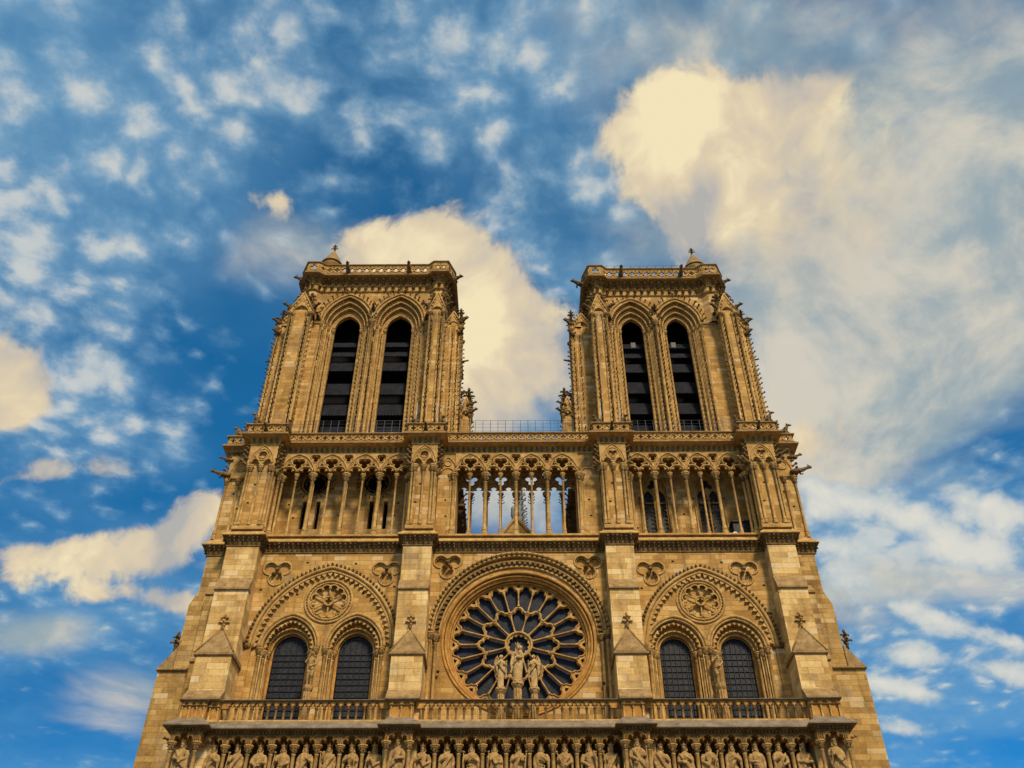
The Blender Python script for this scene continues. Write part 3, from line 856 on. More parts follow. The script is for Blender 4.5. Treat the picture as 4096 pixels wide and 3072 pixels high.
# ------------------------------------------------------------------ rose bay
def rose_bay():
    cx, cz = 0.02, 29.45
    m = MB('ashlar')
    th = [foil(tx, tz, 1.05, 3, .50, -PI / 2) for tx, tz in ((-4.93, 34.95), (4.90, 34.9))]
    m.plate([(-6.0, 12), (6.1, 12), (6.1, 36.0), (-6.0, 36.0)], [opening(cx, 12.5, 29.9, 5.72, 5.72, 20)] + th, 0.0, .30)
    m.plate([(-5.95, 12.1), (6.05, 12.1), (6.05, 35.8), (-5.95, 35.8)], [circle(cx, cz, 4.98, 64)], .30, .62)
    m.use('orange_stone')
    for tx, tz in ((-4.93, 34.95), (4.90, 34.9)): m.box(tx - 1.2, tx + 1.2, .25, .29, tz - 1.2, tz + 1.2)
    m.plate(circle(cx, cz, 5.3, 64), [circle(cx, cz, 4.72, 64)], .5, .8)
    m.plate(circle(cx, cz, 5.3, 64), [circle(cx, cz, 4.50, 64)], .8, 1.5)
    putlogs(m, [(-5.2, 27.2), (5.3, 33.0), (5.45, 26.4)], .0)
    m.build('facade_wall', church)
    a = MB('dressed_stone')
    roll(a, arch(cx, 29.9, 6.0, 6.0, 26), -.02, .12)
    roll(a, arch(cx, 29.9, 5.80, 5.80, 26), .05, .10)
    a.use('carved_stone')
    studs(a, arch(cx, 29.9, 5.90, 5.90, 26), 0, .36, lambda p, t, n: (a.ball((p.x, -.06, p.y), .12, 5, 4, (1, .9, 1)), a.ball((p.x + n.x * .06, -.13, p.y + n.y * .06), .07, 5, 3)))
    def tongue(p, t, n):
        q = lambda u, v, y: (p.x + t.x * u + n.x * v, y, p.y + t.y * u + n.y * v)
        a.add([q(-.16, .16, .10), q(.16, .16, .10), q(.10, -.14, .02), q(-.02, -.18, .02), q(-.16, .16, .28), q(.16, .16, .28), q(.10, -.14, .28), q(-.02, -.18, .28)],
              [(0, 1, 2, 3), (0, 3, 7, 4), (1, 5, 6, 2), (2, 6, 7, 3)])
    a.use('carved_stone'); studs(a, arch(cx, 29.75, 5.48, 5.48, 26), 0, .37, tongue)
    a.use('dressed_stone')
    roll(a, arch(cx, 29.7, 5.66, 5.66, 26), .16, .07)
    roll(a, arch(cx, 29.65, 5.30, 5.30, 26), .24, .09)
    a.use('orange_stone')
    for rr, y, tr in ((5.06, .30, .10), (4.86, .44, .09), (4.68, .62, .09), (4.55, .78, .07)):
        a.tube(xz(circle(cx, cz, rr, 72), y), tr, 6, True)
    a.use('dressed_stone')
    for sx in (-1, 1):
        for k, (px, y) in enumerate(((5.86, .02), (5.50, .16))):
            column(a, cx + sx * px, y, 22.6, 29.9 - .12 * k, .12, .3, .62, 8, aba=.9)
        a.use('carved_stone'); a.hook((cx + sx * 6.0, -.1, 30.0), (sx * .3, -1, 0), (0, 0, 1), .35)
    a.build('rose_arch', church)
    for tx, tz in ((-4.93, 34.95), (4.90, 34.9)): trefoil(tx, tz)
    # --- the window itself
    rose = tag(empty('rose_window', (0, 0, 0), church))
    gl = MB('rose_glass'); gl.plate(circle(cx, cz, 4.6, 64), [], 1.22, 1.28); gl.build('glass', rose)
    t = MB('dressed_stone'); Y0, Y1 = .86, 1.12

    def far(th, cs):      # farthest crossing of a ray from the centre with circles [(r, angle, radius)]
        best = None
        for rc, ac, rad in cs:
            d = th - ac; q = rad * rad - (rc * math.sin(d)) ** 2
            if q >= 0 and math.cos(d) > 0:
                v = rc * math.cos(d) + math.sqrt(q)
                if best is None or v > best: best = v
        return best
    def lobes_in(ac, g=0.0): return [(2.40, ac, .20 + g), (2.12, ac - .128, .20 + g), (2.12, ac + .128, .20 + g)]
    def lobes_out(ac, g=0.0): return [(4.16, ac, .21 + g), (3.84, ac - .058, .205 + g), (3.84, ac + .058, .205 + g)]
    holes = []
    for k in range(12):                                              # inner petals
        ac = PI / 2 + 2 * PI * k / 12; hw = PI / 12; L = []
        for i in range(25):
            th = -1 + 2 * i / 24.0
            a0 = ac + th * (hw - .036 / 2.2)
            v = far(a0, lobes_in(ac)); v = 2.0 if v is None else max(v, 1.95)
            L.append((cx + v * math.cos(a0), cz + v * math.sin(a0)))
        for i in range(5):
            a0 = ac + (1 - 2 * i / 4.0) * (hw - .036 / .92)
            L.append((cx + .93 * math.cos(a0), cz + .93 * math.sin(a0)))
        holes.append(L)
    ext = [q for k in range(12) for q in lobes_in(PI / 2 + 2 * PI * k / 12, .145)]
    def rim(th): return max(far(th, ext) or 2.3, 2.22)
    for k in range(24):                                              # outer petals
        ac = PI / 2 + 2 * PI * (k + .5) / 24; hw = PI / 24; L = []
        for i in range(21):
            a0 = ac + (-1 + i / 10.0) * (hw - .036 / 3.9)
            v = far(a0, lobes_out(ac)); v = 3.75 if v is None else max(v, 3.72)
            L.append((cx + v * math.cos(a0), cz + v * math.sin(a0)))
        for i in range(13):
            a0 = ac + (1 - i / 6.0) * (hw - .036 / 2.55)
            v = rim(a0) + .02
            L.append((cx + v * math.cos(a0), cz + v * math.sin(a0)))
        holes.append(L)
    hub = foil(cx, cz, .70, 12, .155, 0, 6)
    sp = []
    for k in range(24):                                              # small eyes between the petal heads
        ac = PI / 2 + 2 * PI * k / 24
        sp.append([(cx + r * math.cos(ac + q), cz + r * math.sin(ac + q)) for r, q in ((4.20, 0), (4.40, .042), (4.44, 0), (4.40, -.042))])
    t.use('dressed_stone'); t.plate(circle(cx, cz, 4.52, 96), holes + [hub] + sp, Y0 + .05, Y1)
    t.use('dressed_stone')
    for k in range(12):
        ac = PI / 2 + 2 * PI * k / 12
        P = []
        for i in range(23):
            a0 = ac + (-1 + i / 11.0) * (PI / 12)
            v = max(far(a0, lobes_in(ac, .085)) or 2.1, 2.1)
            P.append((cx + v * math.cos(a0), cz + v * math.sin(a0)))
        t.tube(xz(P, Y0 + .02), .042, 5)
        P = [(cx + rim(ac + q) * math.cos(ac + q), cz + rim(ac + q) * math.sin(ac + q)) for q in [(-PI / 12 + PI / 6 * i / 20) for i in range(21)]]
        t.tube(xz(P, Y0 + .05), .038, 5)
    t.use('orange_stone')
    for k in range(24):
        ac = PI / 2 + 2 * PI * (k + .5) / 24; P = []
        for i in range(19):
            a0 = ac + (-1 + i / 9.0) * (PI / 24)
            v = max(far(a0, lobes_out(ac, .07)) or 3.8, 3.8)
            P.append((cx + v * math.cos(a0), cz + v * math.sin(a0)))
        t.tube(xz(P, Y0 + .02), .042, 5)
    t.use('dressed_stone')
    t.tube(xz(circle(cx, cz, .86, 48), Y0), .085, 6, True)
    t.tube(xz(circle(cx, cz, .74, 48), Y0 + .07), .04, 5, True)
    t.build('tracery', rose)
    # spokes: little columns with base and cap, each its own mesh data shared
    def spoke(r0, r1, r):
        q = MB('dressed_stone')
        q.tube([(r0, 0, 0), (r0 + .07, 0, 0), (r0 + .09, 0, 0), (r0 + .17, 0, 0), (r1 - .24, 0, 0), (r1 - .20, 0, 0), (r1 - .16, 0, 0), (r1 - .03, 0, 0), (r1, 0, 0)],
               [r * 1.9, r * 1.9, r * 1.5, r, r, r * 1.45, r * 1.15, r * 1.9, r * 1.9], 8)
        return q
    p1 = spoke(.90, 2.06, .052)
    first = None
    for k in range(12):
        a0 = PI / 2 + 2 * PI * (k + .5) / 12
        if first is None: o = first = p1.build('spoke', rose)
        else: o = share(first, 'spoke', rose, (0, 0, 0))
        o.location = (cx, Y0 + .02, cz); o.rotation_euler = (0, -a0, 0)
    f2 = [None, None]
    for k in range(24):
        a0 = PI / 2 + 2 * PI * k / 24; j = k % 2
        if f2[j] is None: o = f2[j] = spoke(2.76 if j == 0 else 2.32, 3.95, .052).build('spoke', rose)
        else: o = share(f2[j], 'spoke', rose, (0, 0, 0))
        o.location = (cx, Y0 + .02, cz); o.rotation_euler = (0, -a0, 0)


rose_bay()

# ------------------------------------------------------------------ gallery of statues under the balcony
KP = [(-20.35, -18.55), (-7.80, -6.20), (6.10, 7.62), (17.35, 19.22)]         # forward breaks at the buttresses
YB, YP = -2.40, -3.0
kpath = [(-20.35, .3)]
for a, b in KP: kpath += [(a, YB), (a, YP), (b, YP), (b, YB)] if a > -20 else [(a, YP), (b, YP), (b, YB)]
kpath = kpath[:-1] + [(19.22, .3)]
KX = [-19.55, -17.91, -16.55, -15.18, -13.84, -12.49, -11.14, -9.82, -8.46, -7.05, -5.62, -4.22, -2.80, -1.42, -.05, 1.31, 2.68, 4.08, 5.40, 6.86, 8.31, 9.69, 11.07, 12.47, 13.84, 15.22, 16.62, 18.30]
KPIER = (0, 9, 19, 27)
KC = [-20.22, -18.78, -17.25, -15.87, -14.5, -13.17, -11.82, -10.48, -9.15, -7.72, -6.38, -4.92, -3.52, -2.12, -.74, .62, 2.0, 3.38, 4.74, 6.18, 7.54, 9.0, 10.38, 11.77, 13.16, 14.53, 15.92, 17.50, 19.10]

m = MB('ashlar_weathered')
m.use('soot_shade_stone'); m.box(-20.3, 19.2, -1.05, .3, 12, 22.4); m.use('ashlar_weathered')     # back of the niches, their deep shade put into the dark colour
m.box(-20.34, 19.2, -3.0, -1.05, 17.6, 18.55)                # ledge they stand on
m.box(-20.30, 19.18, -2.05, -1.05, 22.18, 22.23)             # soffit
for a, b in KP: m.box(a + .06, b - .06, -2.7, -2.05, 22.18, 22.23)
m.use('carved_stone')


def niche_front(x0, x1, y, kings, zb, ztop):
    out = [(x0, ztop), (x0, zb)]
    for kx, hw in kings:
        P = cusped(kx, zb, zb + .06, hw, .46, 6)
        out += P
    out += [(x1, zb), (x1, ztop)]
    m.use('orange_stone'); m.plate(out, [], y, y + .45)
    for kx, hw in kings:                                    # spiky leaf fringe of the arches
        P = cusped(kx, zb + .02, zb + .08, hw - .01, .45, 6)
        m.use('soot_shade_stone')
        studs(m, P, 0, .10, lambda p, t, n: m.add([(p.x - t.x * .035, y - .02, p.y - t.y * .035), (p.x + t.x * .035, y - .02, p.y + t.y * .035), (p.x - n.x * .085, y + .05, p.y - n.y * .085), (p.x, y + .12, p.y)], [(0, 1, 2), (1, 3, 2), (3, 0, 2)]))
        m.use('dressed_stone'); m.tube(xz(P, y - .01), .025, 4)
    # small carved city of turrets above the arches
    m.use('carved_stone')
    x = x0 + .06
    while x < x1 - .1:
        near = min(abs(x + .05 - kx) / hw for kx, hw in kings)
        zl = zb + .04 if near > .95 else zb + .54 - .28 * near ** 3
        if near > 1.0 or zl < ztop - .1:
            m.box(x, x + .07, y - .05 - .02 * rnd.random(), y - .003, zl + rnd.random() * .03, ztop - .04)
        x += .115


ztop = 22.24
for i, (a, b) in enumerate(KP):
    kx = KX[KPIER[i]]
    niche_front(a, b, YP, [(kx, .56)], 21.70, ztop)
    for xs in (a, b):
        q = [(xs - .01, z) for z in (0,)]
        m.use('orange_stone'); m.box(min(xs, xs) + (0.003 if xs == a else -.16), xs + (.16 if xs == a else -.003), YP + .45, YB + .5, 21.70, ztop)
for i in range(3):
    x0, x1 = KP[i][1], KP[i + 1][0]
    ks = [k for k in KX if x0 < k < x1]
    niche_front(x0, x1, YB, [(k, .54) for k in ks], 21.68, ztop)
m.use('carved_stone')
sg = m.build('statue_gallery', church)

first = None
for i, cx in enumerate(KC):
    pier = any(a - .1 < cx < b + .1 for a, b in KP)
    y = (YP if pier else YB) + .22
    if first is None:
        c = MB('dressed_stone'); column(c, 0, 0, 18.55, 21.69, .115, .35, .58, 10)
        o = first = c.build('niche_column', sg); o.location = (cx, y, 0)
    else: share(first, 'niche_column', sg, (cx, y, 0))

# cornice over the statues and the lead-grey slope above it
m = MB('carved_stone')
m.sweep(kpath, [(-.05, 22.16), (.05, 22.17), (.08, 22.20), (.08, 22.23), (.03, 22.25), (.05, 22.37), (.20, 22.40), (.34, 22.42), (.36, 22.44), (.36, 22.449)])
along(kpath, .21, lambda p, t, n: m.box(p.x + n.x * .12 - .055, p.x + n.x * .12 + .055, p.y + n.y * .12 - .055, p.y + n.y * .12 + .055, 22.26, 22.38))
m.use('ledge_stone')
m.sweep(kpath, [(-.02, 22.45), (.44, 22.45), (.46, 22.47), (.46, 22.54), (.22, 22.80), (.19, 22.78), (-.08, 23.06), (-.34, 23.10)])
m.build('cornice', church)
# walk behind the balcony
m = MB('slab_stone'); m.box(-20.3, 19.2, -2.3, .29, 22.5, 22.95); m.build('balcony_floor', church)

# ------------------------------------------------------------------ balcony: colonnettes, pointed arcades and coping
def balcony_run(x0, x1, y, cols, zb=23.12, zt=24.34, solid=False):
    """cols: colonnette positions; arches between neighbours"""
    b = MB('orange_stone')
    out = [(x0, zt), (x0, zb + .06 if solid else 23.90)]
    gaps = list(zip(cols[:-1], cols[1:]))
    if solid:
        out += [(x1, zb + .06), (x1, zt)]
        b.plate(out, [], y + .06, y + .4)
        for p, q in gaps:
            w = (q - p) / 2
            b.use('dressed_stone'); b.plate([((p + q) / 2 + sx * (w + .001), zz) for sx, zz in ((-1, 23.98), (1, 23.98), (1, zt - .02), (-1, zt - .02))],
                    [[(x, z) for x, z in opening((p + q) / 2, 23.99, 24.0, w - .07, .22, 6)]], y - .04, y + .06)
            b.tube(xz(arch((p + q) / 2, 24.0, w - .08, .22, 6), y - .05), .022, 4)
    else:
        out += [(cols[0] - .07, 23.90)] if cols[0] - .07 > x0 else []
        for p, q in gaps:
            out += cusped((p + q) / 2, 23.90, 23.92, (q - p) / 2 - .05, .34, 5)
        out += [(x1, 23.90), (x1, zt)]
        b.plate(out, [], y - .08, y + .10, True)
        for p, q in gaps: 
            b.use('soot_shade_stone'); P = cusped((p + q) / 2, 23.91, 23.92, (q - p) / 2 - .045, .34, 5); b.tube(xz(P, y - .08), .02, 4)
            studs(b, P, 0, .09, lambda v, t, n: b.add([(v.x - t.x * .03, y - .10, v.y - t.y * .03), (v.x + t.x * .03, y - .10, v.y + t.y * .03), (v.x + n.x * .075, y - .09, v.y + n.y * .075), (v.x, y, v.y)], [(0, 1, 2), (1, 3, 2), (3, 0, 2)]))
    b.use('ledge_stone')
    b.prism_x([(y - .20, zt), (y - .24, zt + .04), (y - .24, zt + .07), (y - .1, zt + .12), (y + .16, zt + .12), (y + .2, zt)], x0 - (.1 if solid else -.003), x1 + (.1 if solid else -.003))
    b.use('dressed_stone')
    b.prism_x([(y - .18, zb - .1), (y - .18, zb + .02), (y - .13, zb + .08), (y + .2, zb + .08), (y + .2, zb - .1)], x0, x1)
    return b


def lerp_cols(a, b, n): return [a + (b - a) * i / n for i in range(n + 1)]


bal = None
for x0, x1, cols in ((-17.95, -7.86, lerp_cols(-17.56, -8.32, 19)), (-6.22, 6.06, lerp_cols(-5.75, 5.57, 23)), (7.64, 17.32, lerp_cols(7.95, 17.1, 19))):
    b = balcony_run(x0, x1, -2.1, cols)
    b.use('dressed_stone')
    bo = b.build('balustrade', church)
    for cx in cols:
        if bal is None:
            c = MB('orange_stone'); column(c, 0, 0, 23.19, 23.91, .066, .10, .16, 8, 'carved_stone', 'soot_shade_stone', .66, False)
            o = bal = c.build('baluster', bo); o.location = (cx, -2.1, 0)
        else: share(bal, 'baluster', bo, (cx, -2.1, 0))
for x0, x1, n in ((-20.30, -18.75, 3), (-18.70, -17.97, 1), (-7.76, -6.30, 2), (6.16, 7.55, 2), (17.40, 19.25, 3)):
    y = -2.56 if n > 1 else -2.30
    b = balcony_run(x0, x1, y, lerp_cols(x0 + .12, x1 - .12, n), 23.06, 24.22 if n > 1 else 24.28, True)
    for cx in lerp_cols(x0 + .12, x1 - .12, n): column(b, cx, y - .02, 23.13, 23.99, .055, .12, .2, 8, knob=False)
    b.box(x0 + .002, x1 - .002, y + .4, -1.95, 23.08, 24.2)
    b.build('balustrade_block', church)

# ------------------------------------------------------------------ cornice at the foot of the open arcade, and the one above it
def runs(yb, yp, piers, ends):
    p = [(ends[0], 6.0), (ends[0], .3), (piers[0][0], .3)]
    for i, (a, b) in enumerate(piers): p += [(a, yp), (b, yp), (b, yb if i < 3 else .3)] + ([(piers[i + 1][0], yb)] if i < 3 else [])
    return p + [(ends[1], .3), (ends[1], 6.0)]


def leaf_row(mb, path, spacing, off, z, size, hook=False):
    def f(p, t, n):
        if hook: mb.hook((p.x + n.x * off, p.y + n.y * off, z), (n.x, n.y, .25), (0, 0, 1), size, 4)
        else: mb.leaf((p.x + n.x * off, p.y + n.y * off, z), (n.x, n.y, 0), (0, 0, 1), size)
    along(path, spacing, f)


lpath = runs(0.0, -1.0, BUT, (FL, FR))
m = MB('carved_stone')
m.sweep(lpath, [(-.02, 35.90), (.07, 35.93), (.07, 36.0), (.02, 36.03), (.05, 36.36), (.22, 36.56), (.34, 36.60), (.36, 36.639)])
leaf_row(m, lpath, .34, .03, 36.03, .30)
leaf_row(m, lpath, .34, .14, 36.36, .20, True)
m.use('dressed_stone')
m.sweep(lpath, [(-.02, 36.64), (.40, 36.64), (.42, 36.66), (.42, 36.74), (.26, 36.92), (.24, 36.90), (.02, 37.24), (.02, 37.30), (-.10, 37.34), (-.3, 37.34)])
m.build('cornice', church)

APIER = [(-20.18, -18.02), (-7.95, -5.97), (6.12, 8.15), (17.22, 19.28)]
upath = runs(0.0, -1.20, APIER, (FL + .05, FR - .05))
m = MB('dressed_stone')
m.sweep(upath, [(-.05, 44.60), (.09, 44.63), (.09, 44.70), (.03, 44.72), (.05, 45.02), (.10, 45.06), (.10, 45.10), (.20, 45.16), (.58, 45.22), (.62, 45.225)])
m.use('carved_stone'); leaf_row(m, upath, .40, .05, 44.73, .32)
m.use('slab_stone')
m.sweep(upath, [(-.05, 45.23), (.66, 45.23), (.68, 45.25), (.68, 45.38), (.46, 45.52), (.42, 45.50), (-.4, 45.56)])
m.build('cornice', church)

# floor of the high terrace (also the ceiling over the arcade)
m = MB('slab_stone')
m.box(-22.0, 20.8, .0, 2.9, 44.9, 45.5)
m.box(-22.0, -4.6, 2.9, 16.0, 45.0, 45.48); m.box(4.5, 20.8, 2.9, 16.0, 45.0, 45.48)
m.build('terrace_floor', church)

# ------------------------------------------------------------------ pierced parapet
def parapet_leg(mb, a, b, off, z0, z1, thick=.18, step=.62):
    T, L = leg_T(a, b); mb.T = T @ Matrix.Translation((0, -off, 0))
    h = z1 - z0; n = max(1, round((L - .1) / step)); st = (L - .1) / n; holes = []
    for k in range(n):
        cx = .05 + (k + .5) * st; cz = z0 + h * .48; rr = min(st * .44, h * .36)
        holes.append(foil(cx, cz, rr * 1.02, 4, rr * .44, PI / 2, 5))
    for k in range(1, n):
        cx = .05 + k * st; w = st * .13
        holes.append([(cx - w, z0 + h * .16), (cx, z0 + h * .06), (cx + w, z0 + h * .16), (cx, z0 + h * .27)])
        holes.append([(cx - w, z1 - h * .16), (cx, z1 - h * .27), (cx + w, z1 - h * .16), (cx, z1 - h * .06)])
    mb.use('dressed_stone')
    mb.plate([(0, z0), (L, z0), (L, z1), (0, z1)], holes, -thick / 2, thick / 2, True)
    zz = [(0.0, z0 + h * .48)]
    for k in range(n):
        cx = .05 + (k + .5) * st
        mb.tube(xz([(cx + st * .5 * math.cos(PI - PI * i / 8), z0 + h * .50 + h * .40 * math.sin(PI * i / 8)) for i in range(9)], -thick / 2 - .01), .03, 4)
        mb.tube(xz([(cx + st * .5 * math.cos(PI - PI * i / 8), z0 + h * .46 - h * .40 * math.sin(PI * i / 8)) for i in range(9)], -thick / 2 - .01), .03, 4)
    mb.T = None


def parapet(path, off, z0, z1, step=.62, skip=()):
    mb = MB('dressed_stone')
    # true offset corners
    P = [Vector(p) for p in path]; Q = []
    for i in range(len(P)):
        d0 = (P[i] - P[i - 1]) if i else (P[1] - P[0]); d1 = (P[i + 1] - P[i]) if i < len(P) - 1 else (P[-1] - P[-2])
        n0 = Vector((d0.y, -d0.x)).normalized(); n1 = Vector((d1.y, -d1.x)).normalized(); mt = n0 + n1; mt = mt / max(.2, mt.dot(n0))
        Q.append(P[i] + mt * off)
    for i in range(len(Q) - 1):
        if i in skip or (Q[i + 1] - Q[i]).length < .25: continue
        parapet_leg(mb, Q[i], Q[i + 1], 0, z0, z1, .18, step)
    mb.use('slab_stone')
    q = [(v.x, v.y) for v in Q]
    mb.sweep(q, [(-.14, z1 + .001), (.16, z1 + .001), (.22, z1 + .05), (.22, z1 + .12), (.06, z1 + .18), (-.14, z1 + .18)])
    mb.use('dressed_stone')
    mb.sweep(q, [(-.16, z0 - .10), (.14, z0 - .10), (.17, z0 - .05), (.11, z0 - .001), (-.16, z0 - .001)])
    return mb, Q


mb, Q = parapet(upath, .34, 45.62, 46.20)
mb.use('carved_stone')
for i, v in enumerate(Q):                      # leafy corners at the forward breaks
    if 2 < i < len(Q) - 2 and abs(v.y) > 1.0:
        left = i % 4 == 3
        for dz in (.0, .28, .56):
            mb.hook((v.x, v.y, 45.62 + dz), ((-1 if left else 1) * .8, -.7, .2), (0, 0, 1), .24, 5)
mb.build('parapet', church)

# ------------------------------------------------------------------ arcade tracery
def tracery_bay(x0, x1, cols, y0, y1, zs=42.72, rear=False):
    """cols at even steps; big pointed arches stand over the even ones (the thin columns)"""
    t = MB('dressed_stone')
    st = cols[1] - cols[0]
    ext = [cols[0] - st] + list(cols) + [cols[-1] + st]
    out = [(x0, 44.62), (x0, zs + .02)]
    sm = []
    for a, b in zip(ext[:-1], ext[1:]):
        c = (a + b) / 2; hw = st / 2 - .15
        lo, hi = c - hw, c + hw
        if lo < x0 + .02 or hi > x1 - .02:
            hw = min(c - x0 - .05, x1 - .05 - c, hw)
            if hw < .2: continue
        sm.append(c); out += cusped(c, zs + .02, zs + .04, hw, .58, 7)
    out += [(x1, zs + .02), (x1, 44.62)]
    big = [c for i, c in enumerate(cols) if i % 2 == 0]
    holes = []
    for c in big:
        holes.append(foil(c, 43.70, .50, 3, .24, -PI / 2, 8))
        for sx in (-1, 1):
            if x0 + .3 < c + sx * .62 * st / 1.2 < x1 - .3 and not rear:
                k = st / 1.22
                holes.append([(c + sx * q * k, z) for q, z in ((.52, 43.52), (.60, 43.66), (.72, 43.72), (.84, 43.42), (.70, 43.46))])
    for i, c in enumerate(cols):
        if i % 2 == 1: holes.append(foil(c, 44.19, .35, 3, .17, -PI / 2, 8))
    t.plate(out, holes, y0, y1, True)
    n = .02
    for c in big:
        P = arch(c, 42.86, st * 1.0, 1.70, 14)
        P = [p for p in P if x0 + .02 < p[0] < x1 - .02]
        t.tube(xz(P, y0 - n), .075, 6)
        for ph in (.08,): t.tube(xz([p for p in arch(c, 42.9, st - .16, 1.50, 14) if x0 < p[0] < x1], y0), .03, 4)
        t.tube(xz(foil(c, 43.70, .57, 3, .30, -PI / 2, 9), y0 - n), .045, 5, True)
        t.tube(xz(circle(c, 44.22, .10, 12), y0 - n), .03, 4, True)
        t.use('carved_stone')
        for k in range(9):
            a = PI * 2 * k / 9 + .3; t.ball((c + .50 * math.cos(a), y0 - .03, 43.70 + .50 * math.sin(a)), .04, 5, 3)
        for sx in (-1, 1):
            for q, z in ((.62, 43.85), (.84, 43.30), (.50, 43.2)):
                if x0 + .1 < c + sx * q * st / 1.22 < x1 - .1: t.hook((c + sx * q * st / 1.22, y0, z), (sx * .3, -1, 0), (0, 0, 1), .11, 4)
        t.use('dressed_stone')
    for i, c in enumerate(cols):
        if i % 2 == 1:
            t.tube(xz(foil(c, 44.19, .42, 3, .23, -PI / 2, 8), y0 - n), .045, 5, True)
            t.tube([(c, y0 - n, zs), (c, y0 - n, 43.45)], .05, 5)
            t.use('carved_stone'); t.ball((c - .17, y0 + .04, 44.25), .05, 5, 3); t.ball((c + .17, y0 + .04, 44.25), .05, 5, 3); t.use('dressed_stone')
    for c in sm:
        t.tube(xz([(c + (st / 2 - .05) * math.cos(PI - PI * i / 10), zs + .18 + .50 * math.sin(PI * i / 10)) for i in range(11)], y0 - n), .07, 6)
    return t


ACOLS = [[-16.63, -15.37, -14.13, -12.87, -11.61, -10.36, -9.10], [-3.57, -2.41, -1.28, -.12, 1.05, 2.23, 3.39], [9.15, 10.28, 11.44, 12.59, 13.71, 14.85, 16.03]]
acol = {}
for bi, (x0, x1) in enumerate(((-18.02, -7.95), (-4.72, 4.56), (8.15, 17.22))):
    t = tracery_bay(x0, x1, ACOLS[bi], -.10, .07)
    ar = t.build('arcade', church)
    t = MB('dressed_stone'); t.box(x0 + .003 if bi != 1 else -5.96, x1 - .003 if bi != 1 else 6.1, -.28, .5, 37.20, 37.335)
    t.build('sill', ar)
    for i, cx in enumerate(ACOLS[bi]):
        thick = i % 2 == 1; key = thick
        if key not in acol:
            c = MB('dressed_stone')
            if thick:
                column(c, 0, 0, 37.33, 42.74, .128, .75, .80, 10)
                c.tube([(.06, .22, 37.9), (.06, .22, 42.0)], .075, 6)
            else: column(c, 0, 0, 37.33, 42.74, .078, .62, .70, 10)
            o = acol[key] = c.build('arcade_column', ar); o.location = (cx, 0, 0)
        else: share(acol[key], 'arcade_column', ar, (cx, 0, 0))
    for xe, sx in ((x0, 1), (x1, -1)):                                # engaged clusters at both ends
        e = MB('dressed_stone')
        xx = xe + sx * .10 if bi != 1 else xe - sx * .06
        column(e, xx, -.02, 37.33, 42.70, .13, .7, .75, 9)
        column(e, xx + sx * (.24 if bi != 1 else .0), .22, 37.33, 42.70, .10, .6, .75, 8)
        column(e, xx - sx * (.0 if bi != 1 else .26), .08, 37.33, 42.70, .10, .6, .75, 8)
        e.build('end_colonnettes', ar)

# rear screen of the open middle bay
t = tracery_bay(-4.72, 4.56, ACOLS[1], 2.2, 2.36, 42.5, True)
rs = t.build('arcade', church)
for i, cx in enumerate(ACOLS[1]): share(acol[i % 2 == 1], 'arcade_column', rs, (cx, 2.32, -.2))
m = MB('soot_shade_stone')
studs_pts = [(c, 42.6) for c in ACOLS[1]]
for c in ACOLS[1]:
    for k in range(4):
        for sx in (-1, 1): m.hook((c + sx * .10, 2.2, 42.35 - k * .26), (sx, -.2, 0), (0, 0, 1), .12, 4)
m.build('crocket_row', rs)

# solid flanks of the middle bay
for a, b, cx in ((-5.97, -4.56, -5.28), (4.42, 6.12, 5.3)):
    m = MB('ashlar')
    m.box(a, b, 0.0, 2.5, 37.3, 44.9)
    m.use('dressed_stone')
    m.tube(xz(arch(cx, 43.1, .62, 1.2, 8), -.02), .06, 5); m.tube(xz(circle(cx, 43.72, .26, 16), -.02), .05, 5, True)
    m.tube(xz(arch(cx, 42.72, .56, .55, 8), -.02), .06, 5)
    putlogs(m, [(cx - .05, 40.4), (cx + .02, 39.0)], 0)
    m.build('arcade_flank', church)

# ------------------------------------------------------------------ back walls of the side arcades
m = MB('ashlar')
oc = [(-15.62, 43.42), (-10.92, 43.42)]
sl = [(-16.37, -16.05), (-15.32, -15.00), (-11.26, -10.92), (-10.18, -9.85)]
m.plate([(-18.1, 37.0), (-7.9, 37.0), (-7.9, 45.0), (-18.1, 45.0)], [circle(x, z, 1.06, 32) for x, z in oc] + [[(a, 39.2), (b, 39.2), (b, 41.66), (a, 41.66)] for a, b in sl], 2.0, 2.5)
putlogs(m, [(-17.4, 41.4), (-13.5, 40.4), (-13.3, 38.9), (-9.1, 41.5), (-8.6, 39.1), (-16.9, 40.2), (-9.3, 40.4)], 2.0)
m.build('gallery_wall', church)
for x, z in oc:
    r = MB('carved_stone')
    r.tube(xz(circle(x, z, 1.16, 36), 1.96), .08, 5, True)
    r.use('dressed_stone'); r.tube(xz(circle(x, z, 1.02, 36), 2.12), .06, 5, True)
    r.use('carved_stone')
    studs(r, circle(x, z, 1.34, 36) + [(x + 1.34, z)], 0, .32, lambda p, t, n: r.hook((p.x, 1.98, p.y), (-n.x, -.6, -n.y), (t.x, 0, t.y), .17, 4))
    studs(r, circle(x, z, 1.14, 36) + [(x + 1.14, z)], 0, .30, lambda p, t, n: r.ball((p.x, 2.05, p.y), .07, 5, 3))
    for k in range(8):
        a = 2 * PI * k / 8
        r.tube([(x + 1.04 * math.cos(a), 2.2, z + 1.04 * math.sin(a)), (x + .78 * math.cos(a), 2.2, z + .78 * math.sin(a))], .05, 5)
        for q in (-.22, 0, .22): r.ball((x + .76 * math.cos(a + q), 2.2, z + (.76 - abs(q) * .3) * math.sin(a + q)), .09, 5, 3)
    r.build('round_window', church)
m = MB('interior_dark'); m.box(-18.0, -8.0, 2.8, 2.9, 37.0, 44.89); m.build('dark_backing', church)  # near-black sheets behind the arcade walls carry the interior shade as colour
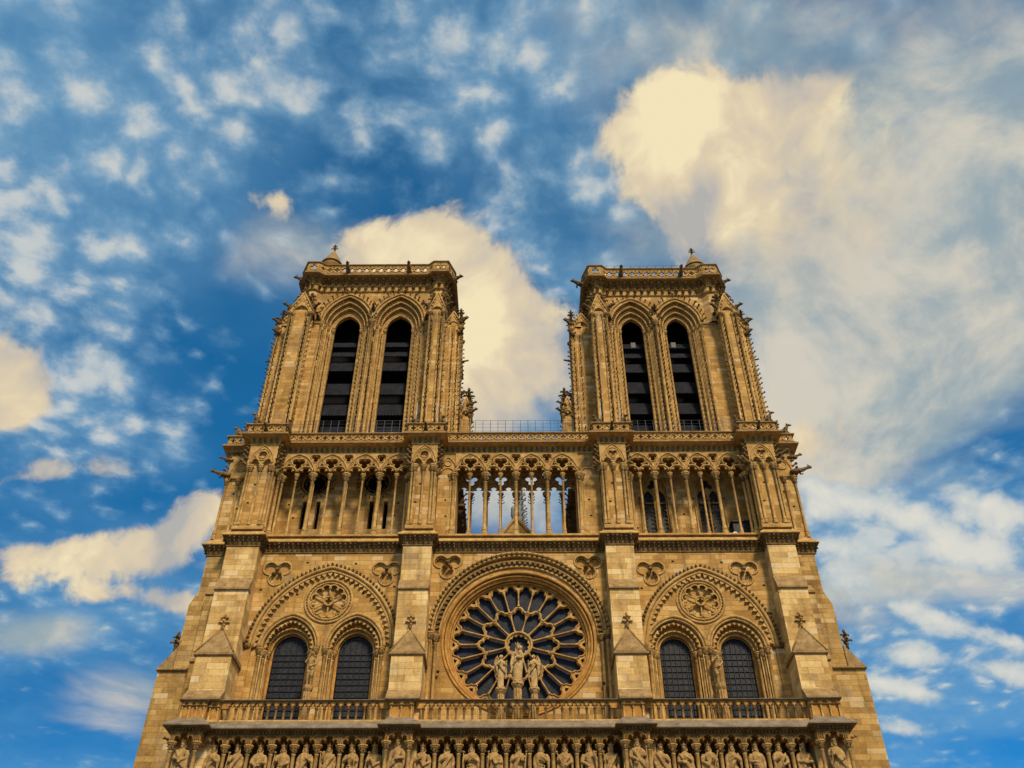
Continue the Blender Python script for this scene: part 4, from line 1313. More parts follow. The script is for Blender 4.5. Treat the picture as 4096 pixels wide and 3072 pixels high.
m = MB('interior_dark'); m.box(8.1, 17.3, 2.8, 2.9, 37.0, 44.89); m.build('dark_backing', church)

m = MB('ashlar')
wins = [(10.43, .92), (14.53, .92)]
m.plate([(8.05, 37.0), (17.3, 37.0), (17.3, 45.0), (8.05, 45.0)], [opening(x, 38.35, 42.4, h, 1.7, 10) for x, h in wins], 2.0, 2.5)
putlogs(m, [(8.6, 41.9), (8.7, 40.2), (8.9, 39.2), (12.5, 40.4), (16.6, 40.8)], 2.0)
m.build('gallery_wall', church)
for x, h in wins:
    r = MB('dressed_stone')
    r.tube(xz(opening(x, 38.35, 42.4, h + .06, 1.78, 10), 1.97), .07, 5)
    r.tube(xz(opening(x, 38.35, 42.4, h - .06, 1.62, 10), 2.1), .05, 5)
    r.plate(opening(x, 41.5, 42.4, h, 1.7, 10), [foil(x, 43.15, .50, 3, .24, PI / 2, 8)] + [opening(x + sx * h * .5, 41.55, 41.9, h * .42, .75, 8) for sx in (-1, 1)], 2.18, 2.30)
    for sx in (-1, 1): r.tube(xz(opening(x + sx * h * .5, 38.35, 41.9, h * .46, .8, 8), 2.16), .05, 5)
    r.tube(xz(circle(x, 43.15, .56, 20), 2.16), .05, 5, True)
    column(r, x, 2.2, 38.35, 41.9, .08, .3, .3, 8, knob=False)
    for sx in (-1, 1): column(r, x + sx * (h + .18), 1.95, 38.3, 41.9, .07, .3, .35, 8, knob=False)
    r.use('carved_stone')
    for xx, sx in ((x - h + .03, 1), (x - .1, -1), (x + .1, 1), (x + h - .03, -1)):
        for k in range(9): r.hook((xx, 2.12, 38.55 + k * .36), (sx, -.35, 0), (0, 0, 1), .17, 4)
    for k in range(3):
        a = PI / 2 + PI / 3 + 2 * PI * k / 3
        for q in (-.25, 0, .25): r.ball((x + .25 * math.cos(a + q), 2.22, 43.15 + .25 * math.sin(a + q)), .06, 5, 3)
    wo = r.build('twin_window', church)
    gq = MB('window_glass'); gq.plate(opening(x, 38.35, 42.4, h - .02, 1.66, 10), [], 2.34, 2.38); gq.build('glass', wo)

# ------------------------------------------------------------------ piers of the arcade storey, above the buttresses
for pi_, (x0, x1) in enumerate(APIER):
    xc = (x0 + x1) / 2
    m = MB('ashlar')
    m.box(x0 + .12, x1 - .12, -.95, 2.4, 37.25, 44.7)
    putlogs(m, [(xc - .45, 39.6), (xc - .2, 41.2)], -.95)
    m.use('dressed_stone'); m.prism_x([(-1.26, 37.2), (-1.26, 37.36), (-1.22, 37.40), (-1.22, 37.50), (-1.1, 37.60), (-.9, 37.60), (-.9, 37.2)], x0 - .02, x1 + .02)
    m.use('dressed_stone')
    zb = 42.80
    out = [(x0 + .02, 44.66), (x0 + .02, zb)]
    for k in range(2):
        c = xc + (-.46 if k == 0 else .46) * (x1 - x0) / 2.05
        out += [(c - .30, zb)] + arch(c, zb + .10, .30, .42, 6) + [(c + .30, zb)]
    out += [(x1 - .02, zb), (x1 - .02, 44.66)]
    hole = circle(xc, 43.72, .33, 24) if pi_ < 2 else foil(xc, 43.72, .38, 3, .18, -PI / 2, 8)
    m.plate(out, [hole], -1.22, -.98)
    m.plate([(xc - .5, 43.2), (xc + .5, 43.2), (xc + .5, 44.2), (xc - .5, 44.2)], [], -1.03, -.97)
    for sx, xs in ((-1, x0 + .02), (1, x1 - .02)):
        m.add([(xs, -1.22, zb), (xs, 0.0, zb), (xs, 0.0, 44.66), (xs, -1.22, 44.66)], [(0, 1, 2, 3)])
    m.tube(xz(arch(xc, 43.0, .86, 1.58, 12), -1.24), .05, 5)
    m.tube(xz(arch(xc, 43.0, .70, 1.34, 12), -1.24), .03, 4)
    m.tube(xz(circle(xc, 43.72, .52, 24), -1.24), .04, 5, True)
    m.tube(xz(hole, -1.24), .04, 5, True)
    for k in range(2):
        c = xc + (-.46 if k == 0 else .46) * (x1 - x0) / 2.05
        m.tube(xz(arch(c, zb + .10, .33, .46, 6), -1.24), .045, 5)
    m.use('carved_stone')
    for sx, xs in ((-1, x0), (1, x1)):
        for z, s_ in ((42.95, .42), (43.45, .30), (43.9, .28), (44.35, .26)):
            m.hook((xs, -1.18, z), (sx, -.35, .1), (0, 0, 1), s_, 5)
        for yy in (-.75, -.3):
            for z in (43.0, 43.6, 44.2): m.hook((xs, yy, z), (sx, 0, .1), (0, 0, 1), .30, 5)
    po = m.build('arcade_pier', church)
    for kx, dy in ((x0 + .13, -1.05), (x0 + .35, -1.10), (xc, -1.10), (x1 - .35, -1.10), (x1 - .13, -1.05)):
        c = MB('dressed_stone'); column(c, kx, dy, 37.60, zb + .01, .088, .55, .74, 8); c.build('colonnette', po)
    for kx in (x0 + .08, x1 - .08):
        c = MB('dressed_stone'); column(c, kx, -.55, 37.40, zb, .09, .55, .74, 8); c.build('colonnette', po)

# flanks of the arcade storey
for side, xa, xb in ((-1, FL + .1, -20.1), (1, 19.2, FR - .1)):
    m = MB('ashlar_weathered'); m.box(min(xa, xb), max(xa, xb), .42, 6.0, 37.2, 44.7)
    xo = xa if side < 0 else xb
    xm = (xa + xb) / 2
    putlogs(m, [(xm - .2, 41.3), (xm + .3, 40.0), (xm, 38.6)], .42)
    m.use('dressed_stone')
    for kx, yy in ((xo - side * .02, .36), (xo + side * .02, .62), (xm, .36)): column(m, kx, yy, 37.3, 42.6, .10, .8, .75, 8)
    m.plate([(min(xa, xb), 42.6), (max(xa, xb), 42.6), (max(xa, xb), 44.66), (min(xa, xb), 44.66)], [], .22, .42)
    m.tube(xz([p for p in arch(xm, 42.9, .75, 1.5, 8)], .2), .06, 5); m.tube(xz(circle(xm, 43.6, .4, 18), .2), .05, 5, True)
    m.use('carved_stone')
    for z, s_ in ((42.75, .42), (43.2, .3), (43.65, .3), (44.15, .45)): m.hook((xo, .3, z), (side, -.25, .1), (0, 0, 1), s_, 5)
    m.build('arcade_flank', church)

# ------------------------------------------------------------------ the two towers
W = 2.2


def crocket_line(mb, x, y, z0, z1, out, size=.17, step=.52, n=4):
    k = max(1, int((z1 - z0) / step))
    for i in range(k): mb.hook((x, y, z0 + (i + .4) * (z1 - z0) / k), out, (0, 0, 1), size, n)


def gablet(mb, cx, y, z, w, h, yd=.5, facing=(0, -1)):
    """pointed arch under a crocketed gable, with a fleuron on top; built facing -y, then turned"""
    old = mb.T
    a = math.atan2(facing[0], -facing[1]) if facing != (0, -1) else 0
    mb.T = Matrix.Translation((cx, y, 0)) @ Matrix.Rotation(a, 4, 'Z')
    mb.use('dressed_stone')
    out = [(-w / 2, z)] + [(-w / 2, z + .1), (0, z + h), (w / 2, z + .1), (w / 2, z)]
    hw = w * .30
    out = [(-w / 2, z + .12), (-w / 2, z)] + [(-hw, z)] + arch(0, z + .02, hw, hw * 1.25, 6) + [(hw, z), (w / 2, z), (w / 2, z + .12), (0, z + h)]
    mb.plate(out, [], 0, yd, True)
    mb.plate([(-w / 2, z), (w / 2, z), (w / 2, z + h * .4), (-w / 2, z + h * .4)], [], .2, yd)
    mb.tube(xz(arch(0, z + .02, hw + .05, hw * 1.25 + .06, 6), -.02), .05, 5)
    for sx in (-1, 1):
        mb.tube([(sx * w * .54, -.03, z + .10), (0, -.03, z + h + .06)], .07, 5)
        mb.tube([(sx * w * .34, -.02, z + .30), (0, -.02, z + h * .78)], .04, 4)
    mb.use('carved_stone')
    for sx in (-1, 1):
        for k in range(5):
            t = (k + .6) / 5.5
            mb.hook((sx * w * .54 * (1 - t), 0.05, z + .12 + (h - .05) * t), (sx, -.3, .3), (0, 0, 1), .22, 4)
            if 0 < k < 4: mb.ball((sx * w * .44 * (1 - t), -.03, z + .08 + (h - .2) * t), .07, 5, 3)
    mb.fleuron((0, .1, z + h), (0, 0, 1), .75)
    mb.T = old


def creature(mb, p, d, s=.5):
    """small crouching beast carved in one with the stone, thrusting its head along d"""
    p = Vector(p); d = Vector((d[0], d[1], 0)).normalized(); u = Vector((0, 0, 1)); t = d.cross(u)
    q = lambda a, b, c=0: p + d * (a * s) + u * (b * s) + t * (c * s)
    mb.use('soot_shade_stone'); s *= 1.15
    mb.tube([q(-.8, -.35), q(-.3, .05), q(.3, .22), q(.75, .42), q(1.0, .5)], [s * .30, s * .42, s * .36, s * .24, s * .2], 6)
    mb.ball(q(1.08, .52), s * .26, 6, 4); mb.tube([q(1.1, .48), q(1.45, .40)], [s * .17, s * .09], 5)
    for c in (-1, 1):
        mb.tube([q(1.0, .68, c * .14), q(.88, .95, c * .2)], [s * .07, s * .02], 4)
        mb.tube([q(.2, .1, c * .25), q(.45, -.25, c * .32), q(.35, -.55, c * .28)], [s * .14, s * .11, s * .09], 5)
        mb.tube([q(-.1, .35, c * .25), q(-.35, .75, c * .5), q(-.75, .55, c * .45)], [s * .1, s * .13, s * .03], 4)


def west_pier(mb, x0, x1, y0, y1, z0, z1, crock=True):
    """a pier with paired colonnettes on its front corners and bands of crockets beside them"""
    mb.use('ashlar'); mb.box(x0 + .12, x1 - .12, y0 + .1, y1, z0, z1 + .4)
    for x, sx in ((x0 + .10, 1), (x1 - .10, -1)):
        column(mb, x, y0 + .08, z0, z1, .105, .4, .6, 8, aba=1.15)
        column(mb, x + sx * .36, y0 + .06, z0, z1, .075, .4, .55, 7, aba=.8, knob=False)
        mb.use('soot_shade_stone')
        crocket_line(mb, x + sx * .20, y0 + .04, z0 + .4, z1 - .7, (0, -1, 0), .22, .50)
        crocket_line(mb, x - sx * .05, y0 + .30, z0 + .4, z1 - .7, (-sx, 0, 0), .17, .56)
    # shafts along its flanks
    for xs, sx in ((x0, -1), (x1, 1)):
        mb.use('dressed_stone')
        for yy in (y0 + .55, y0 + .85): mb.tube([(xs - sx * .10, yy, z0), (xs - sx * .10, yy, z1)], .07, 6)


def tower(T):
    name, xl, xr = 'tower', T['xl'], T['xr']
    dz = T['dz']
    tw = tag(empty('tower', (0, 0, 0), church))
    zi, zf = T['imp'], T['frieze']
    hw, ow = T['hw'], T['ow']
    # walls
    m = MB('ashlar')
    z0 = 45.4
    m.plate([(xl, z0), (xr, z0), (xr, zf + .9), (xl, zf + .9)], [opening(c, z0 + .1, zi, ow - .12, T['oh'] - .14, 14) for c in T['c']], W, W + .4)
    m.add([(xl, W, 36), (xl, 16, 36), (xl, 16, zf + .9), (xl, W, zf + .9)], [(0, 1, 2, 3)])
    m.add([(xr, W, 36), (xr, 16, 36), (xr, 16, zf + .9), (xr, W, zf + .9)], [(0, 1, 2, 3)])
    m.add([(xl, 16, 36), (xr, 16, 36), (xr, 16, zf + .9), (xl, 16, zf + .9)], [(0, 1, 2, 3)])
    m.use('slab_stone'); m.box(xl + .01, xr - .01, W + .41, 15.9, zf + .9, zf + 1.4)
    m.build('tower_wall', tw)
    m = MB('interior_dark'); m.box(xl + .8, xr - .8, W + 3.2, W + 3.3, 45.5, zf); m.build('dark_backing', tw)  # near-black sheet, the belfry's inner shade put into its colour
    # openings
    for c in T['c']:
        o = MB('dressed_stone')
        ks = [(ow - .12, T['oh'] - .14, W), (ow - .42, T['oh'] - .62, W + .28), (ow - .70, T['oh'] - 1.10, W + .56), (hw, T['ih'], W + .86)]
        for k in range(1, 4):
            ph, pv, py = ks[k - 1]; h_, v_, y_ = ks[k]
            o.plate(opening(c, z0 - .2, zi, ph + .2, pv + .24, 12), [opening(c, z0, zi, h_, v_, 12)], y_, y_ + .34)
        for k, (h_, v_, y_) in enumerate(ks):
            o.tube(xz(arch(c, zi, h_ + .04, v_ + .05, 14), y_), .085, 6)
            if k: o.tube(xz(arch(c, zi, h_ + .18, v_ + .22, 14), y_ - .02), .06, 5)
        # hood with crockets
        o.tube(xz(arch(c, zi + .3, ow + .12, T['oh'] - .12, 16), W - .05), .10, 6)
        o.use('carved_stone')
        o.use('dressed_stone'); o.tube(xz(arch(c, zi + .3, ow + .24, T['oh'] + .0, 16), W - .02), .06, 5); o.use('carved_stone')
        studs(o, arch(c, zi + .3, ow + .16, T['oh'] - .08, 16), 0, .50, lambda p, t, n: o.hook((p.x, W - .06, p.y), (n.x, -.55, n.y), (n.x * .3, -.5, .6), .30, 5))
        studs(o, arch(c, zi, ow - .28, T['oh'] - .36, 16), 0, .25, lambda p, t, n: o.ball((p.x, W + .20, p.y), .085, 5, 3))
        studs(o, arch(c, zi, ow - .56, T['oh'] - .86, 16), 0, .25, lambda p, t, n: o.ball((p.x, W + .48, p.y), .075, 5, 3))
        # jamb shafts
        for sx in (-1, 1):
            for k, (h_, v_, y_) in enumerate(ks):
                lim = abs(c - (T['c'][0] + T['c'][1]) / 2)
                xx = c + sx * (h_ + (.12 if k < 3 else .10))
                column(o, xx, y_ + .02, 45.7, zi - .04 * k, .085, .4, .62, 8, aba=.85)
                if k < 3:
                    o.use('dressed_stone'); o.tube([(c + sx * (h_ - .05), y_ + .16, 45.7), (c + sx * (h_ - .05), y_ + .16, zi)], .05, 5)
                    if k in (0, 2):
                        o.use('soot_shade_stone'); crocket_line(o, xx - sx * .17, y_ + .10, 46.2, zi - .8, (-sx * .3, -1, 0), .15, .46)
        bo = o.build('belfry_opening', tw)
        # louvres
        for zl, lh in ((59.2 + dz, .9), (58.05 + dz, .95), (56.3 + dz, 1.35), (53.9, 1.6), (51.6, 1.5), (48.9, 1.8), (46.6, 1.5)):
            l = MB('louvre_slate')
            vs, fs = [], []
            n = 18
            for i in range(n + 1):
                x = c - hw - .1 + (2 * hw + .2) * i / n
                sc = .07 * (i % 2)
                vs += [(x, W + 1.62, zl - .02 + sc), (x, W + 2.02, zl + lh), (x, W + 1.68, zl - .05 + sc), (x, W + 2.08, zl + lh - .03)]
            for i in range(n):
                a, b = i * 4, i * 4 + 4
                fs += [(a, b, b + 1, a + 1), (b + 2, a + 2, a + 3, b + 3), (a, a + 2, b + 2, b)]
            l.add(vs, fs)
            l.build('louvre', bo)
        if T['pale'] :
            l = MB('shutter_grey'); px = c + (-.1 if c < T['mid'] else -.55)
            l.box(px, px + .42, W + 1.70, W + 1.74, 59.2, 60.0); l.build('shutter_panel', bo)
    # central shaft and creature between the arches
    o = MB('dressed_stone'); mid = T['mid']
    column(o, mid, W - .10, 45.7, zi + .1, .12, .4, .65, 9)
    o.use('soot_shade_stone')
    for sx in (-1, 1): crocket_line(o, mid + sx * .26, W - .02, 46.2, zi - .8, (0, -1, 0), .16, .46)
    creature(o, (mid, W - .15, zi + 1.5), (0, -1), .38)
    o.build('middle_shaft', tw)
    # impost course on the wall either side
    o = MB('dressed_stone')
    for a, b in ((T['p'][0][1], T['c'][0] - ow), (T['c'][1] + ow, T['p'][1][0])):
        if b - a > .2: o.sweep([(a, W), (b, W)], [(-.02, zi - .22), (.10, zi - .14), (.13, zi - .05), (.13, zi), (.02, zi + .08), (-.02, zi + .08)])
    o.use('carved_stone')
    for x in (T['p'][0][1] + .35, T['p'][1][0] - .35): creature(o, (x, W - .1, zi + .45), (.3 if x > mid else -.3, -1), .42)
    o.build('impost_course', tw)
    # piers
    for i, (a, b) in enumerate(T['p']):
        p = MB('ashlar'); west_pier(p, a, b, W - 1.3, W + .05, 45.5, zi)
        gablet(p, (a + b) / 2, W - 1.28, zi + .05, b - a + .1, 2.5 if dz > .3 else 2.35, 1.0)
        p.use('carved_stone')
        creature(p, (a + .05, W - 1.1, zi + .75), (-1, -.5), .5); creature(p, (b - .05, W - 1.1, zi + .75), (1, -.5), .5)
        p.use('carved_stone'); p.fleuron(((a + b) / 2 - .5, W - .5, zi + 1.7), (0, 0, 1), 1.5); p.fleuron(((a + b) / 2 + .5, W - .5, zi + 1.7), (0, 0, 1), 1.5)
        p.build('corner_pier', tw)
    # side piers, seen against the sky
    for side, xa, xb in ((-1, T['sl'], xl), (1, xr, T['sr'])):
        for ys in (2.75, 13.2):
            p = MB('ashlar')
            if ys > 5 and ((side > 0) == (mid < 0)): xa, xb = (xa, xb - side * .75) if side > 0 else (xa + .75, xb)
            a, b = min(xa, xb), max(xa, xb)
            p.box(a + .1, b + .0, ys, ys + 1.9, 36, zi + .2); xo = a + .08 if side < 0 else b - .08
            if side > 0: pass
            for yy in (ys + .05, ys + 1.85):
                column(p, xo, yy, 45.5, zi - .1, .10, .4, .6, 8, aba=1.1)
                p.use('soot_shade_stone')
                crocket_line(p, xo, yy + (-.06 if yy < ys + 1 else .06), 46.0, zi - .8, (side * .9, -.4 if yy < ys + 1 else .4, 0), .21, .50)
                if yy < ys + 1:
                    crocket_line(p, xo - side * .22, yy - .04, 46.0, zi - .8, (0, -1, 0), .18, .50)
                    crocket_line(p, xo - side * .72, yy - .04, 46.0, zi - .8, (0, -1, 0), .16, .50)
                    p.use('dressed_stone'); p.tube([(xo - side * .45, yy - .02, 45.5), (xo - side * .45, yy - .02, zi)], .08, 6); p.tube([(xo - side * .95, yy - .02, 45.5), (xo - side * .95, yy - .02, zi)], .08, 6)
            gablet(p, xo - side * .02, ys + .95, zi - .05, 1.9, 2.2, .9, (side, 0))
            if ys < 5: gablet(p, (a + b) / 2, ys - .02, zi - .1, b - a + .1, 1.9, .5)
            p.use('carved_stone')
            creature(p, (xo, ys, zi + .5), (side, -.6), .45); creature(p, (xo, ys + .5, zi + 1.4), (side, -.1), .38)
            creature(p, (xo - side * .1, ys - .05, zi - .9), (side * .7, -.7), .40)
            p.fleuron((xo - side * .1, ys + .3, zi + 1.5), (0, 0, 1), 1.0)
            if ys < 5: p.tube([(xo, ys + .9, 57.5), (xo + side * .75, ys + .8, 57.6)], [.10, .07], 6)
            p.build('corner_pier', tw)
    # frieze, cornice and parapet
    tp = T['top']
    c = MB('dressed_stone')
    c.sweep(tp, [(-.10, zf - .12), (.10, zf - .06), (.13, zf + .02), (.10, zf + .06), (.02, zf + .10), (.02, zf + 1.28), (.30, zf + 1.36)])
    c.use('ashlar')
    for sub in (tp[:5], tp[5:]): c.sweep(sub, [(-.06, zi - .1), (-.05, zi + .1), (-.05, zf - .1)])
    c.use('orange_stone'); c.sweep(tp, [(-.05, zf + .62), (.10, zf + .64), (.13, zf + .70), (.10, zf + .76), (-.05, zf + .78)])
    c.use('carved_stone')
    def corbel(p, t, n):
        px, py = p.x + n.x * .04, p.y + n.y * .04
        c.leaf((px, py, zf + .08), (n.x, n.y, 0), (0, 0, 1), .46)
        c.hook((px, py, zf + .10), (n.x, n.y, .2), (0, 0, 1), .30, 4)
    along(tp, .64, corbel)
    def corbel2(p, t, n):
        p = p + t * .32
        c.tube([(p.x + n.x * .02, p.y + n.y * .02, zf + .74), (p.x + n.x * .16, p.y + n.y * .16, zf + 1.0), (p.x + n.x * .42, p.y + n.y * .42, zf + 1.22)], [.10, .12, .16], 5)
        c.ball((p.x + n.x * .46, p.y + n.y * .46, zf + 1.22), .17, 6, 4)
    along(tp, .64, corbel2)
    c.use('slab_stone')
    c.sweep(tp, [(-.1, zf + 1.361), (.62, zf + 1.38), (.80, zf + 1.42), (.84, zf + 1.46), (.84, zf + 1.60), (.60, zf + 1.80), (-.3, zf + 1.84)])
    c.build('tower_cornice', tw)
    pz = zf + 1.90
    pp, Q = parapet(tp, .52, pz, pz + 1.0, .70)
    pp.build('tower_parapet', tw)
    # waterspouts
    for gx in T['garg']:
        gsp = MB('carved_stone')
        y0 = W - .55
        gsp.tube([(gx, y0 + .3, pz - .15), (gx, y0 - .3, pz + .02), (gx, y0 - .8, pz + .12), (gx, y0 - 1.05, pz + .24)], [.26, .23, .17, .13], 7)
        gsp.ball((gx, y0 - 1.1, pz + .28), .16, 6, 4); gsp.tube([(gx, y0 - 1.15, pz + .30), (gx, y0 - 1.35, pz + .26)], [.14, .08], 5)
        for sx in (-1, 1): gsp.tube([(gx + sx * .13, y0 - 1.05, pz + .38), (gx + sx * .16, y0 - .98, pz + .54)], [.05, .02], 4)
        gsp.build('gargoyle', tw)
    for (a, b), d in zip(T['corn'], ((-1, -.25), (1, -.25))):
        gsp = MB('carved_stone'); creature(gsp, (a, b, pz - .2), d, .55); gsp.build('gargoyle', tw)
    # stair turret with a scaled cone
    tx, ty, tz, tr = T['turret']
    s = MB('ashlar')
    s.lathe(tx, ty, [(tr, zf + 1.0), (tr, tz - .3), (tr * 1.06, tz - .25), (tr * 1.06, tz - .1), (tr * 1.0, tz)], 20)
    s.use('slab_stone')
    P = []
    for k in range(9):
        f = k / 9; P += [(tr * 1.14 * (1 - f) + .08, tz + 2.3 * f), (tr * 1.14 * (1 - f) - .03 + .08, tz + 2.3 * f + .01)]
    s.lathe(tx, ty, P + [(.08, tz + 2.3)], 20, False)
    s.use('carved_stone'); s.fleuron((tx, ty, tz + 2.15), (0, 0, 1), 1.0)
    s.build('stair_turret', tw)
    return tw


NT_ = dict(xl=-19.55, xr=-6.55, dz=.35, imp=61.05, frieze=65.02, hw=1.16, ow=2.24, oh=3.42, ih=1.62, c=(-15.36, -10.66), mid=-13.02, pale=False,
           p=((-20.25, -18.22), (-7.82, -6.36)), sl=-21.65, sr=-4.95, garg=(-15.72, -10.02), corn=((-20.1, 2.3), (-5.9, 2.3)),
           top=[(-19.65, 16.2), (-19.65, 2.70), (-19.15, 1.77), (-18.65, 1.77), (-18.1, W - .02), (-8.0, W - .02), (-7.5, 1.77), (-6.85, 1.77), (-6.48, 2.70), (-6.48, 16.2)],
           turret=(-18.45, 5.0, 71.75, .92))
ST_ = dict(xl=6.9, xr=18.6, dz=0.0, imp=60.72, frieze=64.30, hw=.99, ow=2.02, oh=2.98, ih=1.42, c=(10.38, 14.45), mid=12.43, pale=True,
           p=((6.52, 8.02), (17.85, 19.45)), sl=4.78, sr=20.72, garg=(9.65, 15.20), corn=((5.9, 2.3), (19.1, 2.3)),
           top=[(6.84, 16.2), (6.84, 2.70), (7.15, 1.77), (7.65, 1.77), (8.05, W - .02), (16.9, W - .02), (17.45, 1.70), (18.15, 1.70), (18.67, 2.70), (18.67, 16.2)],
           turret=(17.65, 5.0, 70.95, .92))
tower(NT_)
tower(ST_)

# waterspouts lower down
def spout(x, y, z, dx, dy, L, mat='carved_stone'):
    g_ = MB(mat); d = Vector((dx, dy, 0)).normalized(); t = Vector((d.y, -d.x, 0)); p = Vector((x, y, z))
    q = lambda a, b, c=0.0: p + d * (a * L) + Vector((0, 0, b * L)) + t * (c * L)
    g_.tube([q(-.2, -.05), q(.2, .0), q(.6, .06), q(.85, .16), q(.98, .20)], [.16 * L, .18 * L, .14 * L, .10 * L, .10 * L], 7)
    g_.ball(q(1.02, .22), .13 * L, 7, 5); g_.tube([q(1.05, .24), q(1.2, .20)], [.09 * L, .05 * L], 6); g_.tube([q(1.05, .16), q(1.16, .10)], [.06 * L, .03 * L], 5)
    for c in (-1, 1):
        g_.tube([q(.98, .30, .07 * c), q(.93, .40, .10 * c)], [.04 * L, .015 * L], 4)
        g_.tube([q(.35, -.02, .12 * c), q(.45, -.18, .16 * c), q(.60, -.16, .14 * c)], [.07 * L, .05 * L, .04 * L], 5)
    g_.build('gargoyle', church)


for a_ in ((20.8, .1, 42.95, 1, -.15, 1.15), (20.8, .2, 44.35, 1, -.1, .8), (-21.9, .1, 42.85, -1, -.15, 1.1), (-21.9, .2, 44.3, -1, -.1, .8),
           (-20.4, -2.2, 22.02, -1, 0, .55), (19.25, -2.2, 22.02, 1, 0, .55), (17.1, -.9, 43.0, -.8, -.6, .9), (19.4, -.9, 43.6, .8, -.6, .9)): spout(*a_)
for x_ in (-19.1, -6.95, 7.15, 18.25): spout(x_, -1.45, 45.72, 0, -1, .80, 'soot_shade_stone')

# little pinnacled niches at the inner feet of the towers
for x, side in ((-4.35, 1), (4.25, -1)):
    p = MB('ashlar'); p.box(x - .45, x + .45, 3.4, 4.5, 45.4, 51.2)
    for sx in (-1, 1):
        column(p, x + sx * .42, 3.4, 45.5, 51.2, .09, .4, .5, 8)
        p.use('carved_stone'); crocket_line(p, x + sx * .48, 3.4, 46, 50.6, (sx, -.5, 0), .2, .45)
    gablet(p, x, 3.35, 51.2, 1.1, 1.9, .9); gablet(p, x + side * .45, 3.9, 51.2, 1.1, 1.9, .5, (side, 0))
    p.use('carved_stone'); creature(p, (x + side * .4, 3.3, 51.4), (side, -.4), .42); creature(p, (x + side * .4, 3.3, 52.3), (side, -.2), .35)
    p.fleuron((x + side * .2, 3.7, 52.8), (0, 0, 1), 1.5)
    p.build('pinnacle', church)

# inner buttress masses of the towers, seen through the ends of the open arcade
for xa, xb, side in ((-6.5, -4.40, 1), (4.08, 6.85, -1)):
    p = MB('carved_stone'); p.box(xa, xb, 5.2, 8.6, 36.5, 44.99); xe = xb if side > 0 else xa
    crocket_line(p, xe, 5.2, 37, 44.6, (side, -.6, 0), .26, .5); crocket_line(p, xe, 8.6, 37, 44.6, (side, 0, 0), .26, .5)
    for z in (39.0, 41.2, 43.2): p.sweep([(xa, 5.2), (xb, 5.2), (xb, 8.6)] if side > 0 else [(xa, 8.6), (xa, 5.2), (xb, 5.2)], [(-.02, z - .2), (.12, z - .1), (.2, z), (.2, z + .1), (-.02, z + .3)])
    p.build('inner_buttress', church)

# ------------------------------------------------------------------ what shows through the open arcade: roof gable and the needle spire
r = MB('ashlar_pale')
r.add([(-9, 16.5, 37.0), (9, 16.5, 37.0), (-.15, 16.5, 49.55), (-9, 60, 37.0), (9, 60, 37.0), (-.15, 60, 49.55)], [(0, 1, 2)])
r.use('lead_roof')
r.add([(-9.2, 16.4, 36.95), (-.15, 16.4, 49.75), (-.15, 60, 49.75), (-9.2, 60, 36.95)], [(0, 1, 2, 3)])
r.add([(9.2, 16.4, 36.95), (-.15, 16.4, 49.75), (-.15, 60, 49.75), (9.2, 60, 36.95)], [(0, 3, 2, 1)])
r.use('dressed_stone')
for sx in (-1, 1): r.tube([(sx * 9.1, 16.45, 36.9), (-.15, 16.45, 49.6)], .16, 6)
r.build('nave_roof', church)
s = MB('lead_roof')
s.lathe(.42, 72, [(2.2, 60), (1.9, 70), (.95, 80), (.75, 85), (.16, 95), (.1, 96)], 8, False, PI / 8)
for k in range(8):
    a = PI / 8 + k * PI / 4
    for i in range(24):
        z = 70 + i * 1.05; f = (z - 70) / 26; rr = 1.9 * (1 - f) ** 1.1
        s.hook((.42 + rr * math.cos(a), 72 + rr * math.sin(a), z), (math.cos(a), math.sin(a), .1), (0, 0, 1), .40, 4)
s.lathe(-.78, 70, [(.22, 80), (.22, 84.2), (.34, 84.4), (.34, 86.0), (.1, 86.4)], 6)
s.build('spire', church)

# ------------------------------------------------------------------ statues: bodies carved as one continuous surface
def carve(mb, name, voxel, mat, smooth=2, parent=None):
    o = mb.build(name + '_block')
    r = o.modifiers.new('r', 'REMESH'); r.mode = 'VOXEL'; r.voxel_size = voxel; r.use_smooth_shade = True
    if smooth:
        s = o.modifiers.new('s', 'SMOOTH'); s.factor = .5; s.iterations = smooth
    bpy.context.view_layer.update()
    dg = bpy.context.evaluated_depsgraph_get()
    me = bpy.data.meshes.new_from_object(o.evaluated_get(dg))
    old = o.data; bpy.data.objects.remove(o); bpy.data.meshes.remove(old)
    me.materials.clear(); me.materials.append(MATS[mat]); me.name = name
    for p in me.polygons: p.use_smooth = True
    o = bpy.data.objects.new(name, me); COL.objects.link(o)
    if parent is not None: o.parent = parent
    return o


def hand(mb, p, d, s, side=1):
    """palm, four fingers of unequal length, thumb; d points along the fingers"""
    p, d = Vector(p), Vector(d).normalized()
    u = d.cross(Vector((0, 1, 0))); u = u.normalized() if u.length > .1 else Vector((0, 0, 1))
    f = Vector((0, -1, 0))
    mb.ball(p, .055 * s, 6, 4, (1.1, .8, 1.1))
    for k, l in enumerate((.13, .155, .145, .115)):
        a = p + u * (k - 1.5) * .030 * s
        mb.tube([a, a + d * l * .6 * s + f * .02 * s, a + d * l * s], [.022 * s, .019 * s, .014 * s], 5)
    mb.tube([p - u * .05 * s * side, p - u * .085 * s * side + d * .06 * s, p - u * .08 * s * side + d * .10 * s + f * .02], [.022 * s, .019 * s, .014 * s], 5)


